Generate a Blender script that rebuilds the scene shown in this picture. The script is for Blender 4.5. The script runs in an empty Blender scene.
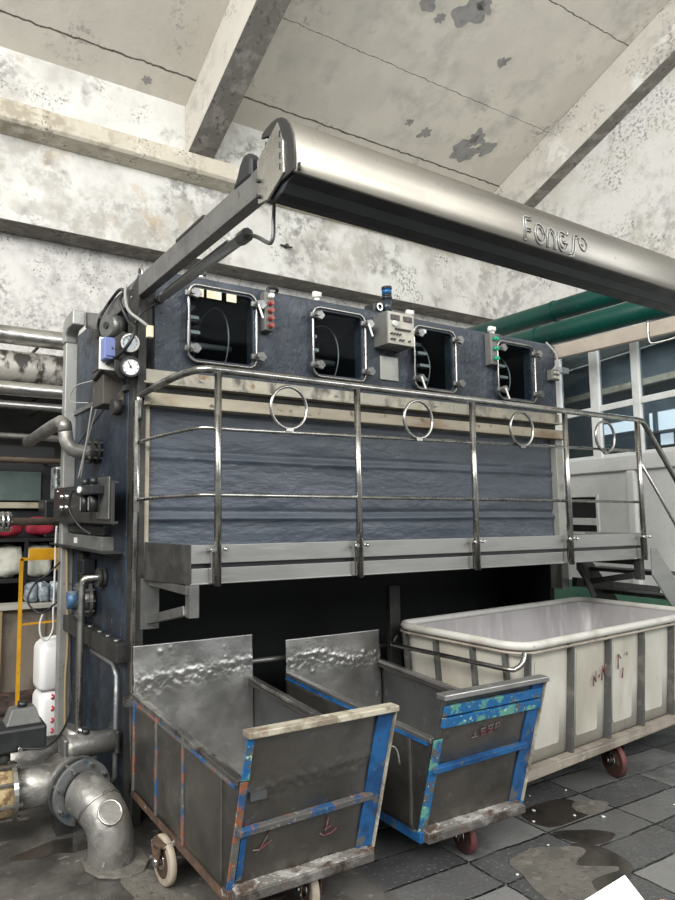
import bpy, bmesh, math, random
from mathutils import Vector, Matrix, noise as NZ
random.seed(7)
S = bpy.context.scene
COL = S.collection
V = Vector
# ------------------------------------------------------------------ camera
cd = bpy.data.cameras.new('camera'); cam = bpy.data.objects.new('camera', cd); COL.objects.link(cam)
cam.location = (0, 0, 1.6)
cam.rotation_euler = (math.radians(95.5), 0, math.radians(-28.351))
cd.sensor_fit = 'VERTICAL'; cd.sensor_height = 36; cd.lens = 644/900*36
cd.shift_x = (337.5-230)/900; cd.clip_start = .02; cd.clip_end = 200
S.camera = cam
# ------------------------------------------------------------------ world, light, exposure
S.view_settings.view_transform = 'Standard'; S.view_settings.look = 'None'
S.view_settings.gamma = 1; S.view_settings.exposure = 0.34
w = bpy.data.worlds.new('daylight'); S.world = w; w.use_nodes = True
nt = w.node_tree; bg = nt.nodes['Background']
bg.inputs[0].default_value = (.93, .97, 1, 1); bg.inputs[1].default_value = 0.31
def area(name, loc, target, sx, sy, power, col=(1, 1, 1)):
    l = bpy.data.lights.new(name, 'AREA'); l.shape = 'RECTANGLE'; l.size = sx; l.size_y = sy
    l.energy = power; l.color = col
    o = bpy.data.objects.new(name, l); COL.objects.link(o); o.location = loc
    o.rotation_euler = (V(target)-V(loc)).to_track_quat('-Z', 'Y').to_euler()
    return o
area('clerestory_daylight', (-6.5, -1.0, 7.2), (4.5, 4.0, 3.4), 8, 4, 1150, (1, .985, .95))
area('rear_daylight', (-1.5, -6.0, 7.5), (3.5, 7, 4.2), 9, 4, 780, (1, .985, .95))
area('side_daylight', (7.5, -5.0, 5.5), (3.5, 6, 2.5), 6, 4, 330, (.96, .98, 1))

# ------------------------------------------------------------------ materials
M = {}
X1 = (1, 1, 1)
def _new(name):
    m = bpy.data.materials.new(name); m.use_nodes = True; n = m.node_tree
    b = n.nodes['Principled BSDF']; M[name] = m
    return m, n, b
def _coord(n, stretch):
    tc = n.nodes.new('ShaderNodeTexCoord'); mp = n.nodes.new('ShaderNodeMapping')
    mp.inputs['Scale'].default_value = stretch
    n.links.new(tc.outputs['Object'], mp.inputs[0]); return mp.outputs[0]
def _noise(n, scale, stretch=(1, 1, 1), detail=6, rough=.6, dist=0):
    t = n.nodes.new('ShaderNodeTexNoise'); t.inputs['Scale'].default_value = scale
    t.inputs['Detail'].default_value = detail; t.inputs['Roughness'].default_value = rough
    t.inputs['Distortion'].default_value = dist
    n.links.new(_coord(n, stretch), t.inputs['Vector']); return t.outputs[0]
def _ramp(n, src, lo, hi, a=0., b=1.):
    r = n.nodes.new('ShaderNodeMapRange'); r.inputs[1].default_value = lo; r.inputs[2].default_value = hi
    r.inputs[3].default_value = a; r.inputs[4].default_value = b; n.links.new(src, r.inputs[0]); return r.outputs[0]
def _mix(n, f, a, b):
    x = n.nodes.new('ShaderNodeMix'); x.data_type = 'RGBA'; n.links.new(f, x.inputs[0])
    for i, c in ((6, a), (7, b)):
        if isinstance(c, tuple): x.inputs[i].default_value = (*c, 1)
        else: n.links.new(c, x.inputs[i])
    return x.outputs[2]
def mat(name, base, layers=(), rough=.5, rvar=0, metal=0, bump=(), spec=.5, rs=8, rst=(1, 1, 1)):
    """layers: (colour, noise scale, lo, hi, stretch); bump: (strength, scale, stretch) ..."""
    m, n, b = _new(name); c = base
    for L in layers:
        f = _ramp(n, _noise(n, L[1], L[4] if len(L) > 4 else (1, 1, 1)), L[2], L[3])
        if len(L) > 5:      # only inside large zones: (scale, lo, hi)
            mm = n.nodes.new('ShaderNodeMath'); mm.operation = 'MULTIPLY'; n.links.new(f, mm.inputs[0])
            n.links.new(_ramp(n, _noise(n, L[5][0], X1, 4), L[5][1], L[5][2]), mm.inputs[1]); f = mm.outputs[0]
        c = _mix(n, f, c, L[0])
    if isinstance(c, tuple): b.inputs['Base Color'].default_value = (*c, 1)
    else: n.links.new(c, b.inputs['Base Color'])
    b.inputs['Roughness'].default_value = rough; b.inputs['Metallic'].default_value = metal
    b.inputs['Specular IOR Level'].default_value = spec
    if rvar: n.links.new(_ramp(n, _noise(n, rs, rst), .3, .7, rough-rvar, rough+rvar), b.inputs['Roughness'])
    prev = None
    for st, sc, sr in bump:
        bp = n.nodes.new('ShaderNodeBump'); bp.inputs['Strength'].default_value = st; bp.inputs['Distance'].default_value = .02
        n.links.new(_noise(n, sc, sr, 5), bp.inputs['Height'])
        if prev: n.links.new(prev, bp.inputs['Normal'])
        prev = bp.outputs[0]
    if prev: n.links.new(prev, b.inputs['Normal'])
    return m
mat('wall_plaster', (.66, .655, .62), [((.50, .49, .46), 1.2, .44, .66), ((.30, .295, .28), 9, .44, .58, (1, 1, 1), (.9, .50, .60)), ((.17, .165, .16), 22, .50, .60, (1, 1, 1), (1.4, .54, .64)), ((.42, .40, .36), 5, .44, .60, (1, 1, 1), (.6, .48, .58)), ((.46, .37, .25), 3, .45, .62, (1, 1, 1), (.8, .56, .66)), ((.12, .115, .11), 48, .64, .70)], .9, bump=[(.35, 14, X1)])
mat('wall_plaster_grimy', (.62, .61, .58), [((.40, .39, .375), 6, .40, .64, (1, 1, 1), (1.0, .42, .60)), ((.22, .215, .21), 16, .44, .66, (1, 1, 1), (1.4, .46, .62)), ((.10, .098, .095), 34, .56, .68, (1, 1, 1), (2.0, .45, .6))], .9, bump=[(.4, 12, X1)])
mat('wall_boarded', (.66, .655, .63), [((.42, .415, .40), 7, .44, .58, (1, 1, 1), (.9, .46, .58)), ((.28, .275, .27), 20, .50, .60, (1, 1, 1), (1.2, .50, .60)), ((.52, .49, .43), 1.0, .5, .7), ((.16, .155, .15), 46, .64, .70)], .9, bump=[(.5, 10, X1)])
mat('ceiling_plaster', (.52, .49, .43), [((.59, .56, .49), .7, .4, .6), ((.43, .41, .37), 2.5, .46, .66, (1, 1, 1), (.7, .46, .60)), ((.34, .325, .30), 14, .52, .62, (1, 1, 1), (1.2, .56, .66)), ((.20, .17, .14), 44, .68, .72)], .92, bump=[(.25, 9, X1)])
mat('rafter_concrete', (.58, .555, .50), [((.42, .40, .37), 5, .44, .60, (1, 1, 1), (1.0, .44, .58)), ((.26, .25, .24), 22, .50, .60, (1, 1, 1), (1.5, .52, .62)), ((.70, .69, .66), 4, .56, .62, (1, 1, 1), (1.1, .5, .6))], .92, bump=[(.4, 12, X1)])
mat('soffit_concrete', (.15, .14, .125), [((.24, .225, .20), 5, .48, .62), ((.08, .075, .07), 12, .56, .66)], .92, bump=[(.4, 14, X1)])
mat('ledge_concrete', (.54, .50, .41), [((.36, .32, .25), 6, .46, .60, (1, 1, 1), (1.2, .46, .58)), ((.66, .63, .55), 4, .54, .66), ((.15, .13, .11), 24, .54, .62, (1, 1, 1), (1.6, .52, .62))], .9, bump=[(.4, 12, X1)])
mat('slate_paint', (.036, .046, .060), [((.060, .073, .090), 6, .50, .68), ((.022, .028, .038), 3.2, .52, .66), ((.14, .155, .17), 34, .66, .72)], .46, .12, bump=[(.8, 8, X1), (.6, 26, X1)])
mat('slate_panel', (.070, .084, .104), [((.095, .110, .132), 3, .45, .66, (.35, 1, 3)), ((.046, .056, .072), 2.5, .52, .70, (.4, 1, 3)), ((.20, .215, .225), 30, .62, .68, (.4, 1, 2), (2, .55, .65))], .36, .10, bump=[(.3, 5, (.5, 1, 3)), (.35, 20, (.6, 1, 1.6))])
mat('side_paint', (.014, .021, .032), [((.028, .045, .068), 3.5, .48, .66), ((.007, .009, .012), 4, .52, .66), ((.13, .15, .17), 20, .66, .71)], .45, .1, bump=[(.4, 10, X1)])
mat('dark_frame', (.040, .040, .038), [((.09, .088, .08), 6, .5, .7), ((.015, .014, .013), 3, .52, .68)], .55, .1, .4, bump=[(.15, 20, X1)])
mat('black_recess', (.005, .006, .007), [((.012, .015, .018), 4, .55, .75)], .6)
mat('stainless', (.52, .51, .48), [((.34, .33, .30), 5, .45, .7, (1, 1, 1)), ((.22, .21, .19), 14, .60, .72)], .30, .1, 1, bump=[(.05, 30, X1)])
mat('stainless_tube', (.42, .41, .385), [((.20, .195, .18), 9, .48, .70)], .27, .06, 1)
mat('hood_steel', (.245, .232, .205), [((.20, .19, .165), 2.2, .45, .7, (.6, 1, 1)), ((.18, .17, .15), 26, .62, .72)], .42, .05, .9, bump=[(.02, 12, (.3, 1, 1))], rst=(.3, 4, 4))
mat('band_steel', (.40, .375, .31), [((.50, .46, .36), 4, .45, .62, (.6, 1, 1)), ((.14, .13, .115), 7, .52, .64, (1, 1, .5)), ((.26, .17, .10), 6, .62, .72)], .42, .1, .6, bump=[(.2, 18, X1)])
mat('beam_cream', (.38, .34, .26), [((.46, .415, .32), 5, .45, .6, (.4, 1, 1)), ((.24, .17, .11), 4, .54, .68, (.4, 1, 1)), ((.11, .10, .085), 12, .60, .70)], .5, .1, .3, bump=[(.15, 20, X1)])
mat('fascia_steel', (.33, .33, .315), [((.25, .25, .24), 4, .45, .7, (.4, 1, 2)), ((.42, .41, .39), 14, .60, .74, (.2, 1, 5))], .45, .06, .7, rst=(.2, 1, 6))
mat('arm_steel', (.25, .25, .24), [((.16, .16, .155), 5, .45, .7), ((.10, .10, .10), 22, .60, .72)], .42, .08, .8, bump=[(.06, 20, X1)])
mat('column_steel', (.36, .36, .345), [((.26, .26, .25), 5, .45, .7), ((.14, .14, .135), 24, .62, .72)], .45, .08, .5)
mat('lamp_casing', (.34, .34, .33), [((.24, .24, .23), 8, .5, .7)], .35, .06, .2)
mat('arm_beige', (.50, .44, .37), [((.40, .35, .30), 3, .45, .7), ((.16, .13, .11), 12, .66, .74)], .45, .08, .4)
mat('cart_steel', (.175, .165, .15), [((.11, .105, .097), 3, .45, .70), ((.26, .25, .235), 9, .60, .74), ((.13, .085, .055), 5, .64, .78)], .38, .12, .82, bump=[(.15, 6, X1), (.10, 30, X1)])
mat('cart_plate', (.46, .455, .44), [((.32, .315, .30), 3.5, .42, .70), ((.54, .53, .51), 9, .56, .72), ((.34, .26, .18), 5, .64, .80, (1, 1, 2))], .38, .1, .88, bump=[(.15, 7, X1), (.10, 34, X1)])
mat('cart_inner', (.22, .225, .23), [((.13, .135, .14), 2.4, .42, .66, (1, 1, .6)), ((.34, .34, .34), 5, .6, .72)], .36, .1, .85, bump=[(.15, 4, X1)])
mat('rusty_steel', (.20, .195, .185), [((.48, .46, .42), 5, .50, .60, (3, .6, 1)), ((.09, .07, .055), 9, .55, .66)], .35, .1, .85, bump=[(.15, 26, X1)])
mat('rusty_lip', (.50, .46, .36), [((.24, .20, .15), 10, .46, .60), ((.18, .10, .05), 6, .58, .68), ((.62, .58, .48), 14, .60, .66)], .6, .1, .3, bump=[(.2, 30, X1)])
mat('rust', (.075, .045, .03), [((.15, .08, .045), 9, .45, .65), ((.05, .035, .028), 5, .5, .65), ((.42, .40, .36), 22, .62, .70)], .85, bump=[(.5, 30, X1)])
mat('blue_paint', (.012, .10, .27), [((.006, .05, .15), 7, .45, .62), ((.10, .105, .105), 13, .58, .63), ((.05, .03, .02), 20, .62, .67)], .5, .1, bump=[(.2, 24, X1)])
mat('blue_chipped', (.012, .11, .28), [((.10, .30, .24), 13, .52, .57), ((.09, .095, .095), 11, .55, .60), ((.42, .58, .42), 42, .62, .67)], .5, .1, bump=[(.35, 24, X1)])
mat('blue_orange_chipped', (.10, .098, .092), [((.02, .075, .18), 9, .50, .55), ((.24, .085, .045), 13, .54, .60), ((.26, .24, .21), 34, .60, .67)], .6, .1, bump=[(.35, 24, X1)])
mat('orange_chipped', (.26, .085, .035), [((.11, .105, .10), 16, .46, .52), ((.02, .08, .20), 10, .57, .62), ((.38, .32, .26), 40, .62, .68)], .6, .1, bump=[(.35, 24, X1)])
mat('salt_crust', (.16, .148, .132), [((.34, .33, .305), 14, .47, .60, (.5, 1, 1)), ((.50, .49, .46), 50, .56, .66, (.6, 1, 1)), ((.08, .05, .035), 9, .54, .62, (.5, 1, 1))], .85, bump=[(.9, 38, X1)])
mat('sill_metal', (.13, .12, .11), [((.24, .23, .21), 22, .54, .66, (.6, 1, 1)), ((.06, .045, .035), 10, .52, .62), ((.17, .08, .045), 8, .60, .70)], .55, .1, .5, bump=[(.5, 20, X1)])
mat('tub_plastic', (.47, .45, .385), [((.53, .51, .455), 2, .45, .6), ((.36, .335, .27), 3, .52, .72, (1, 1, .35)), ((.30, .27, .22), 24, .66, .73)], .5, .08, spec=.4, bump=[(.1, 10, X1)])
mat('tub_inner', (.36, .345, .345), [((.26, .245, .245), 2.4, .45, .65, (1, 1, .4)), ((.44, .425, .42), 7, .55, .7, (2, 2, .3))], .35, .08, bump=[(.1, 8, (2, 2, .4))])
mat('rim_plastic', (.52, .51, .47), [((.38, .36, .31), 6, .5, .68), ((.2, .17, .12), 24, .66, .73)], .38, .06)
mat('rail_dirty', (.34, .30, .25), [((.20, .17, .14), 6, .45, .65), ((.44, .40, .34), 12, .58, .68)], .6, .1, .2)
mat('wheel_red', (.105, .028, .028), [((.05, .03, .028), 9, .45, .65), ((.19, .10, .09), 26, .62, .70)], .6, .1)
mat('wheel_tan', (.36, .31, .24), [((.20, .16, .12), 9, .45, .65)], .7)
mat('wheel_hub', (.10, .065, .045), [((.22, .20, .18), 12, .55, .65)], .6, .1, .5)
mat('chrome', (.62, .62, .60), (), .18, 0, 1)
mat('pipe_galv', (.34, .33, .31), [((.20, .195, .18), 6, .42, .62), ((.46, .45, .42), 10, .56, .68), ((.60, .59, .57), 26, .64, .70)], .42, .12, .7, bump=[(.2, 22, X1)])
mat('flange_blue', (.22, .23, .235), [((.07, .12, .17), 7, .54, .64), ((.36, .36, .34), 12, .56, .66)], .45, .1, .6, bump=[(.2, 22, X1)])
mat('gasket_tan', (.42, .32, .17), [((.16, .10, .05), 14, .5, .58), ((.55, .48, .34), 24, .6, .66)], .7)
mat('green_paint', (.002, .055, .042), [((.001, .028, .022), 1.4, .45, .7), ((.05, .15, .125), 16, .64, .72), ((.006, .02, .018), 7, .62, .72)], .38, .08)
mat('insulation_foil', (.58, .57, .53), [((.34, .33, .30), 4, .48, .66, (.6, 1, 1)), ((.80, .78, .73), 5, .62, .7)], .34, .1, .9, bump=[(.25, 10, (.5, 1, 1))])
mat('grimy_foil', (.42, .40, .36), [((.06, .055, .05), 4.5, .47, .56, (1.4, 1, .7)), ((.58, .56, .52), 9, .60, .68)], .55, .1, .5, bump=[(.4, 10, X1)])
mat('dark_paint', (.022, .022, .021), [((.05, .05, .048), 8, .55, .7)], .6)
mat('brown_pipe', (.20, .155, .12), [((.32, .27, .21), 8, .5, .65, (.4, 1, 1))], .5, .1, .4)
mat('white_frame', (.78, .80, .79), [((.62, .63, .61), 5, .5, .7), ((.36, .35, .31), 24, .67, .74)], .45)
mat('office_wall', (.76, .77, .76), [((.66, .67, .66), 2, .45, .65), ((.30, .28, .25), 24, .67, .73), ((.46, .43, .37), 5, .65, .76)], .8, bump=[(.2, 16, X1)])
mat('office_green', (.10, .25, .17), [((.07, .18, .13), 4, .45, .65), ((.4, .42, .38), 20, .66, .72)], .7)
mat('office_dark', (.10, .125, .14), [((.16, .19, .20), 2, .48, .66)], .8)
mat('backing_shade', (.022, .022, .020), [((.04, .038, .033), 2, .48, .66)], .8)
mat('yellow_paint', (.66, .34, .012), [((.52, .25, .01), 5, .45, .65), ((.2, .12, .03), 20, .66, .72)], .5, .08)
mat('jug_plastic', (.74, .74, .73), [((.62, .62, .60), 4, .5, .7)], .4)
mat('red_ink', (.42, .03, .05), (), .7)
mat('red_mark', (.15, .035, .04), [((.16, .13, .125), 30, .45, .55)], .7)
mat('black_plastic', (.014, .015, .017), (), .35)
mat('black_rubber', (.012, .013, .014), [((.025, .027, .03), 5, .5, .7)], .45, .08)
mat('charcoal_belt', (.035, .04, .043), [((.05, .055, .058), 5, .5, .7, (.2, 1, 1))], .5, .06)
mat('grey_enamel', (.15, .15, .14), [((.09, .09, .085), 6, .45, .68)], .5, .08, .2)
mat('post_grey', (.10, .10, .095), [((.17, .165, .155), 12, .5, .62)], .5, .08, .4)
mat('maroon_grey', (.036, .034, .032), [((.025, .025, .024), 3, .45, .68), ((.075, .022, .022), 2.5, .56, .72)], .5, .08, .2)
mat('box_brown', (.070, .063, .054), [((.05, .045, .04), 6, .45, .68), ((.20, .18, .15), 10, .62, .72)], .6, .1, .2, bump=[(.2, 22, X1)])
mat('socket_blue', (.14, .18, .38), (), .4)
mat('white_plastic', (.72, .72, .68), (), .4)
mat('cream_label', (.72, .66, .48), [((.60, .52, .36), 12, .5, .62)], .7)
mat('dial_white', (.66, .68, .67), (), .35)
mat('dial_grey', (.42, .47, .50), (), .35)
mat('panel_white', (.36, .35, .30), [((.50, .48, .40), 8, .5, .7)], .5)
mat('plate_grey', (.36, .36, .33), [((.24, .24, .22), 9, .5, .65)], .5, .05, .4)
mat('knob_red', (.24, .03, .025), (), .35)
mat('knob_green', (.01, .30, .16), (), .35)
mat('cable_tan', (.30, .23, .12), (), .6)
mat('cable_grey', (.28, .28, .26), (), .6)
mat('hose_white', (.60, .60, .58), (), .4)
mat('valve_blue', (.05, .12, .22), [((.20, .25, .29), 16, .5, .6), ((.05, .07, .09), 7, .55, .65)], .5, .1, .3)
mat('cloth_red', (.30, .012, .035), [((.16, .006, .02), 5, .45, .65)], .8, bump=[(.5, 8, X1)])
mat('sack_white', (.60, .60, .52), [((.42, .42, .35), 6, .45, .65)], .7, bump=[(.7, 9, X1)])
mat('bag_film', (.30, .36, .40), [((.55, .60, .63), 14, .52, .62), ((.12, .15, .18), 9, .5, .62)], .25, .08, bump=[(.8, 16, X1)])
mat('board_brown', (.20, .165, .13), [((.27, .23, .18), 3, .45, .65, (1, 1, .4)), ((.12, .10, .08), 4, .56, .7)], .6)
mat('board_top', (.46, .44, .39), [((.32, .31, .28), 6, .5, .65)], .6)
mat('cabinet_green', (.07, .10, .095), [((.11, .15, .14), 4, .45, .65)], .4)
mat('foil_pack', (.50, .52, .50), [((.10, .11, .11), 9, .52, .58)], .3, .08, .6)
mat('rag_dark', (.045, .03, .025), [((.12, .06, .05), 6, .5, .62)], .9, bump=[(.6, 12, X1)])
mat('paper', (.86, .87, .90), (), .7)
mat('skin', (.55, .26, .19), [((.48, .20, .15), 12, .45, .65)], .5)
mat('beacon_dark', (.02, .03, .04), (), .3)
m = mat('beacon_blue', (.008, .085, .22), (), .2)
m = mat('reel_steel', (.60, .60, .58), (), .45, 0, .3)
# glass
def glass(name, col, alpha, rough=.05):
    m, n, b = _new(name); out = n.nodes['Material Output']
    tr = n.nodes.new('ShaderNodeBsdfTransparent'); tr.inputs[0].default_value = (*col, 1)
    mx = n.nodes.new('ShaderNodeMixShader'); b.inputs['Base Color'].default_value = (.01, .012, .014, 1)
    b.inputs['Roughness'].default_value = rough; mx.inputs[0].default_value = alpha
    n.links.new(tr.outputs[0], mx.inputs[1]); n.links.new(b.outputs[0], mx.inputs[2]); n.links.new(mx.outputs[0], out.inputs[0])
m, n, b = _new('daylit_pane'); b.inputs['Base Color'].default_value = (.8, .85, .9, 1); b.inputs['Emission Color'].default_value = (.92, .96, 1, 1); b.inputs['Emission Strength'].default_value = 1.1
glass('hatch_glass', (.8, .85, .86), .10); M['hatch_glass'].node_tree.nodes['Principled BSDF'].inputs['Specular IOR Level'].default_value = .12; glass('window_glass', (.80, .87, .90), .30, .03)
# board joints of the sloping roof: dark wandering cracks at fixed distances from the wall
def ceiling_cracks():
    n = M['ceiling_plaster'].node_tree; b = n.nodes['Principled BSDF']; src = b.inputs['Base Color'].links[0].from_socket
    tc = n.nodes.new('ShaderNodeTexCoord'); sp = n.nodes.new('ShaderNodeSeparateXYZ'); n.links.new(tc.outputs['Object'], sp.inputs[0])
    c = src
    for y0, wd, sc in ((7.155, .014, 7), (6.19, .005, 9), (4.9, .008, 8), (3.4, .006, 8)):
        a = n.nodes.new('ShaderNodeMath'); a.operation = 'MULTIPLY_ADD'; a.inputs[1].default_value = .06; n.links.new(_noise(n, sc), a.inputs[0]); n.links.new(sp.outputs[1], a.inputs[2])
        d = n.nodes.new('ShaderNodeMath'); d.operation = 'SUBTRACT'; d.inputs[1].default_value = y0+.03; n.links.new(a.outputs[0], d.inputs[0])
        e = n.nodes.new('ShaderNodeMath'); e.operation = 'ABSOLUTE'; n.links.new(d.outputs[0], e.inputs[0])
        c = _mix(n, _ramp(n, e.outputs[0], wd*.5, wd, 1, 0), c, (.09, .08, .065))
    n.links.new(c, b.inputs['Base Color'])
ceiling_cracks()
# floor: wet slabs on the right, worn concrete on the left
def floor_mat():
    m, n, b = _new('floor_slabs'); tc = n.nodes.new('ShaderNodeTexCoord')
    mp = n.nodes.new('ShaderNodeMapping'); mp.inputs['Location'].default_value = (-3.03+57, -2.25+20.5, 0)
    ds = n.nodes.new('ShaderNodeTexNoise'); ds.inputs['Scale'].default_value = 5; ds.inputs['Detail'].default_value = 3
    n.links.new(tc.outputs['Object'], ds.inputs['Vector'])
    va = n.nodes.new('ShaderNodeVectorMath'); va.operation = 'MULTIPLY_ADD'; va.inputs[1].default_value = (.03, .03, 0)
    n.links.new(ds.outputs['Color'], va.inputs[0]); n.links.new(tc.outputs['Object'], va.inputs[2])
    n.links.new(va.outputs[0], mp.inputs[0])
    br = n.nodes.new('ShaderNodeTexBrick'); br.offset = 0; br.squash = 1
    for i, v in (('Scale', 1), ('Mortar Size', .007), ('Mortar Smooth', .3), ('Brick Width', .57), ('Row Height', .205), ('Bias', 0)): br.inputs[i].default_value = v
    br.inputs['Color1'].default_value = (.045, .046, .048, 1); br.inputs['Color2'].default_value = (.20, .20, .193, 1); br.inputs['Mortar'].default_value = (.006, .006, .006, 1)
    n.links.new(mp.outputs[0], br.inputs[0])
    c = _mix(n, _ramp(n, _noise(n, 2.2), .52, .64), br.outputs[0], (.085, .086, .086))
    c = _mix(n, _ramp(n, _noise(n, 60, X1, 2), .58, .70), c, (.17, .17, .165))
    c = _mix(n, _ramp(n, _noise(n, 24), .70, .74), c, (.34, .33, .31))
    # worn concrete
    k = _mix(n, _ramp(n, _noise(n, 3, (1, 1, 1)), .42, .62), (.045, .042, .038), (.115, .108, .098))
    k = _mix(n, _ramp(n, _noise(n, 9, (1, 2, 1)), .6, .7), k, (.25, .235, .21))
    k = _mix(n, _ramp(n, _noise(n, 1.6), .55, .64), k, (.028, .025, .022))
    sx = n.nodes.new('ShaderNodeSeparateXYZ'); n.links.new(va.outputs[0], sx.inputs[0])
    f = _ramp(n, sx.outputs[0], 1.95, 2.0)
    c = _mix(n, f, k, c)
    n.links.new(c, b.inputs['Base Color'])
    n.links.new(_ramp(n, _noise(n, 1.8), .42, .62, .30, .75), b.inputs['Roughness'])
    bp = n.nodes.new('ShaderNodeBump'); bp.inputs['Strength'].default_value = .6; bp.inputs['Distance'].default_value = .01
    hm = n.nodes.new('ShaderNodeMath'); hm.operation = 'MULTIPLY'; n.links.new(br.outputs[1], hm.inputs[0]); n.links.new(f, hm.inputs[1])
    n.links.new(hm.outputs[0], bp.inputs['Height']); bp.invert = True
    b2 = n.nodes.new('ShaderNodeBump'); b2.inputs['Strength'].default_value = .3; b2.inputs['Distance'].default_value = .01
    n.links.new(_noise(n, 40, X1, 4), b2.inputs['Height']); n.links.new(bp.outputs[0], b2.inputs['Normal']); n.links.new(b2.outputs[0], b.inputs['Normal'])
floor_mat()
mat('cement_patch', (.125, .115, .098), [((.085, .08, .07), 6, .45, .62), ((.17, .157, .135), 14, .56, .66), ((.05, .047, .043), 34, .60, .68)], .8, bump=[(.4, 30, X1)])
mat('wet_patch', (.040, .034, .030), [((.022, .020, .018), 5, .45, .6)], .18, .05)

# ------------------------------------------------------------------ mesh builder
class MB:
    def __init__(s): s.v = []; s.f = []; s.sm = []
    def add(s, vs, fs, smooth=False):
        o = len(s.v); s.v += [V(p) for p in vs]; s.f += [[i+o for i in f] for f in fs]; s.sm += [smooth]*len(fs); return s
    def box(s, x0, y0, z0, x1, y1, z1):
        x0, x1 = sorted((x0, x1)); y0, y1 = sorted((y0, y1)); z0, z1 = sorted((z0, z1))
        return s.add([(x, y, z) for x in (x0, x1) for y in (y0, y1) for z in (z0, z1)],
                     [(0, 1, 3, 2), (4, 6, 7, 5), (0, 4, 5, 1), (2, 3, 7, 6), (0, 2, 6, 4), (1, 5, 7, 3)])
    def hexa(s, a, b, c, d, e, f, g, h):      # bottom a b c d, top e f g h
        return s.add([a, b, c, d, e, f, g, h], [(3, 2, 1, 0), (4, 5, 6, 7), (0, 1, 5, 4), (1, 2, 6, 5), (2, 3, 7, 6), (3, 0, 4, 7)])
    def slab(s, pts, t):                      # quad/polygon with thickness vector t
        n = len(pts); a = [V(p) for p in pts]; b = [p+V(t) for p in a]
        return s.add(a+b, [list(range(n))[::-1], list(range(n, 2*n))]+[(i, (i+1) % n, (i+1) % n+n, i+n) for i in range(n)])
    def beam(s, p, q, w, h, up=(0, 0, 1)):
        p, q = V(p), V(q); d = (q-p).normalized(); sd = d.cross(V(up))
        if sd.length < 1e-4: sd = d.cross(V((0, 1, 0)))
        sd.normalize(); u = sd.cross(d).normalized(); a = sd*w/2; b = u*h/2
        return s.hexa(p-a-b, p+a-b, q+a-b, q-a-b, p-a+b, p+a+b, q+a+b, q-a+b)
    def tube(s, path, r, n=12, cap=True, smooth=True, closed=False):
        P = [V(p) for p in path]; m = len(P); rs = r if isinstance(r, (list, tuple)) else [r]*m
        tang = []
        for i in range(m):
            if closed: t = P[(i+1) % m]-P[i-1]
            else: t = P[min(i+1, m-1)]-P[max(i-1, 0)]
            tang.append(t.normalized())
        ref = V((0, 0, 1)) if abs(tang[0].z) < .9 else V((0, 1, 0))
        u = (ref-tang[0]*ref.dot(tang[0])).normalized(); rings = []
        for i in range(m):
            u = (u-tang[i]*u.dot(tang[i])).normalized(); wv = tang[i].cross(u)
            rings.append([P[i]+(u*math.cos(2*math.pi*k/n)+wv*math.sin(2*math.pi*k/n))*rs[i] for k in range(n)])
        vs = [p for g in rings for p in g]; fs = []
        for i in range(m if closed else m-1):
            j = (i+1) % m
            for k in range(n): fs.append((i*n+k, i*n+(k+1) % n, j*n+(k+1) % n, j*n+k))
        s.add(vs, fs, smooth)
        if cap and not closed:
            s.add(rings[0], [list(range(n))[::-1]]); s.add(rings[-1], [list(range(n))])
        return s
    def cyl(s, p, q, r, n=20, r2=None, smooth=True): return s.tube([p, q], [r, r if r2 is None else r2], n, True, smooth)
    def ring(s, c, axis, R, r, n=32, m=8):
        c = V(c); a = V(axis).normalized(); t = a.orthogonal().normalized(); b = a.cross(t)
        return s.tube([c+(t*math.cos(2*math.pi*i/n)+b*math.sin(2*math.pi*i/n))*R for i in range(n)], r, m, closed=True)
    def annulus(s, c, axis, R, r, th, n=32):  # flat washer / flange
        c = V(c); a = V(axis).normalized(); t = a.orthogonal().normalized(); b = a.cross(t); vs = []
        for q, h in ((R, 0), (R, th), (r, th), (r, 0)):
            for i in range(n): vs.append(c+a*h+(t*math.cos(2*math.pi*i/n)+b*math.sin(2*math.pi*i/n))*q)
        fs = []
        for k in range(4):
            for i in range(n): fs.append((k*n+i, k*n+(i+1) % n, ((k+1) % 4)*n+(i+1) % n, ((k+1) % 4)*n+i))
        return s.add(vs, fs)
    def bolts(s, c, axis, R, k, r, h, ph=0):
        c = V(c); a = V(axis).normalized(); t = a.orthogonal().normalized(); b = a.cross(t)
        for i in range(k):
            g = ph+2*math.pi*i/k; p = c+(t*math.cos(g)+b*math.sin(g))*R; s.cyl(p-a*h/2, p+a*h/2, r, 6, smooth=False)
        return s
    def extrude_x(s, prof, x0, x1, smooth=False):   # closed profile of (y, z)
        n = len(prof); vs = [(x0, y, z) for y, z in prof]+[(x1, y, z) for y, z in prof]
        s.add(vs, [(i, (i+1) % n, (i+1) % n+n, i+n) for i in range(n)], smooth)
        return s.add([vs[i] for i in range(n)], [list(range(n))[::-1]]).add(vs[n:], [list(range(n))])
    def ball(s, c, r, n=12, sq=(1, 1, 1), jit=0):
        c = V(c); vs = []; m = n//2+1
        for i in range(m+1):
            th = math.pi*i/m
            for k in range(n):
                ph = 2*math.pi*k/n; q = 1+random.uniform(-jit, jit)
                vs.append(c+V((math.sin(th)*math.cos(ph)*sq[0], math.sin(th)*math.sin(ph)*sq[1], math.cos(th)*sq[2]))*r*q)
        return s.add(vs, [(i*n+k, (i+1)*n+k, (i+1)*n+(k+1) % n, i*n+(k+1) % n) for i in range(m) for k in range(n)], True)
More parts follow.
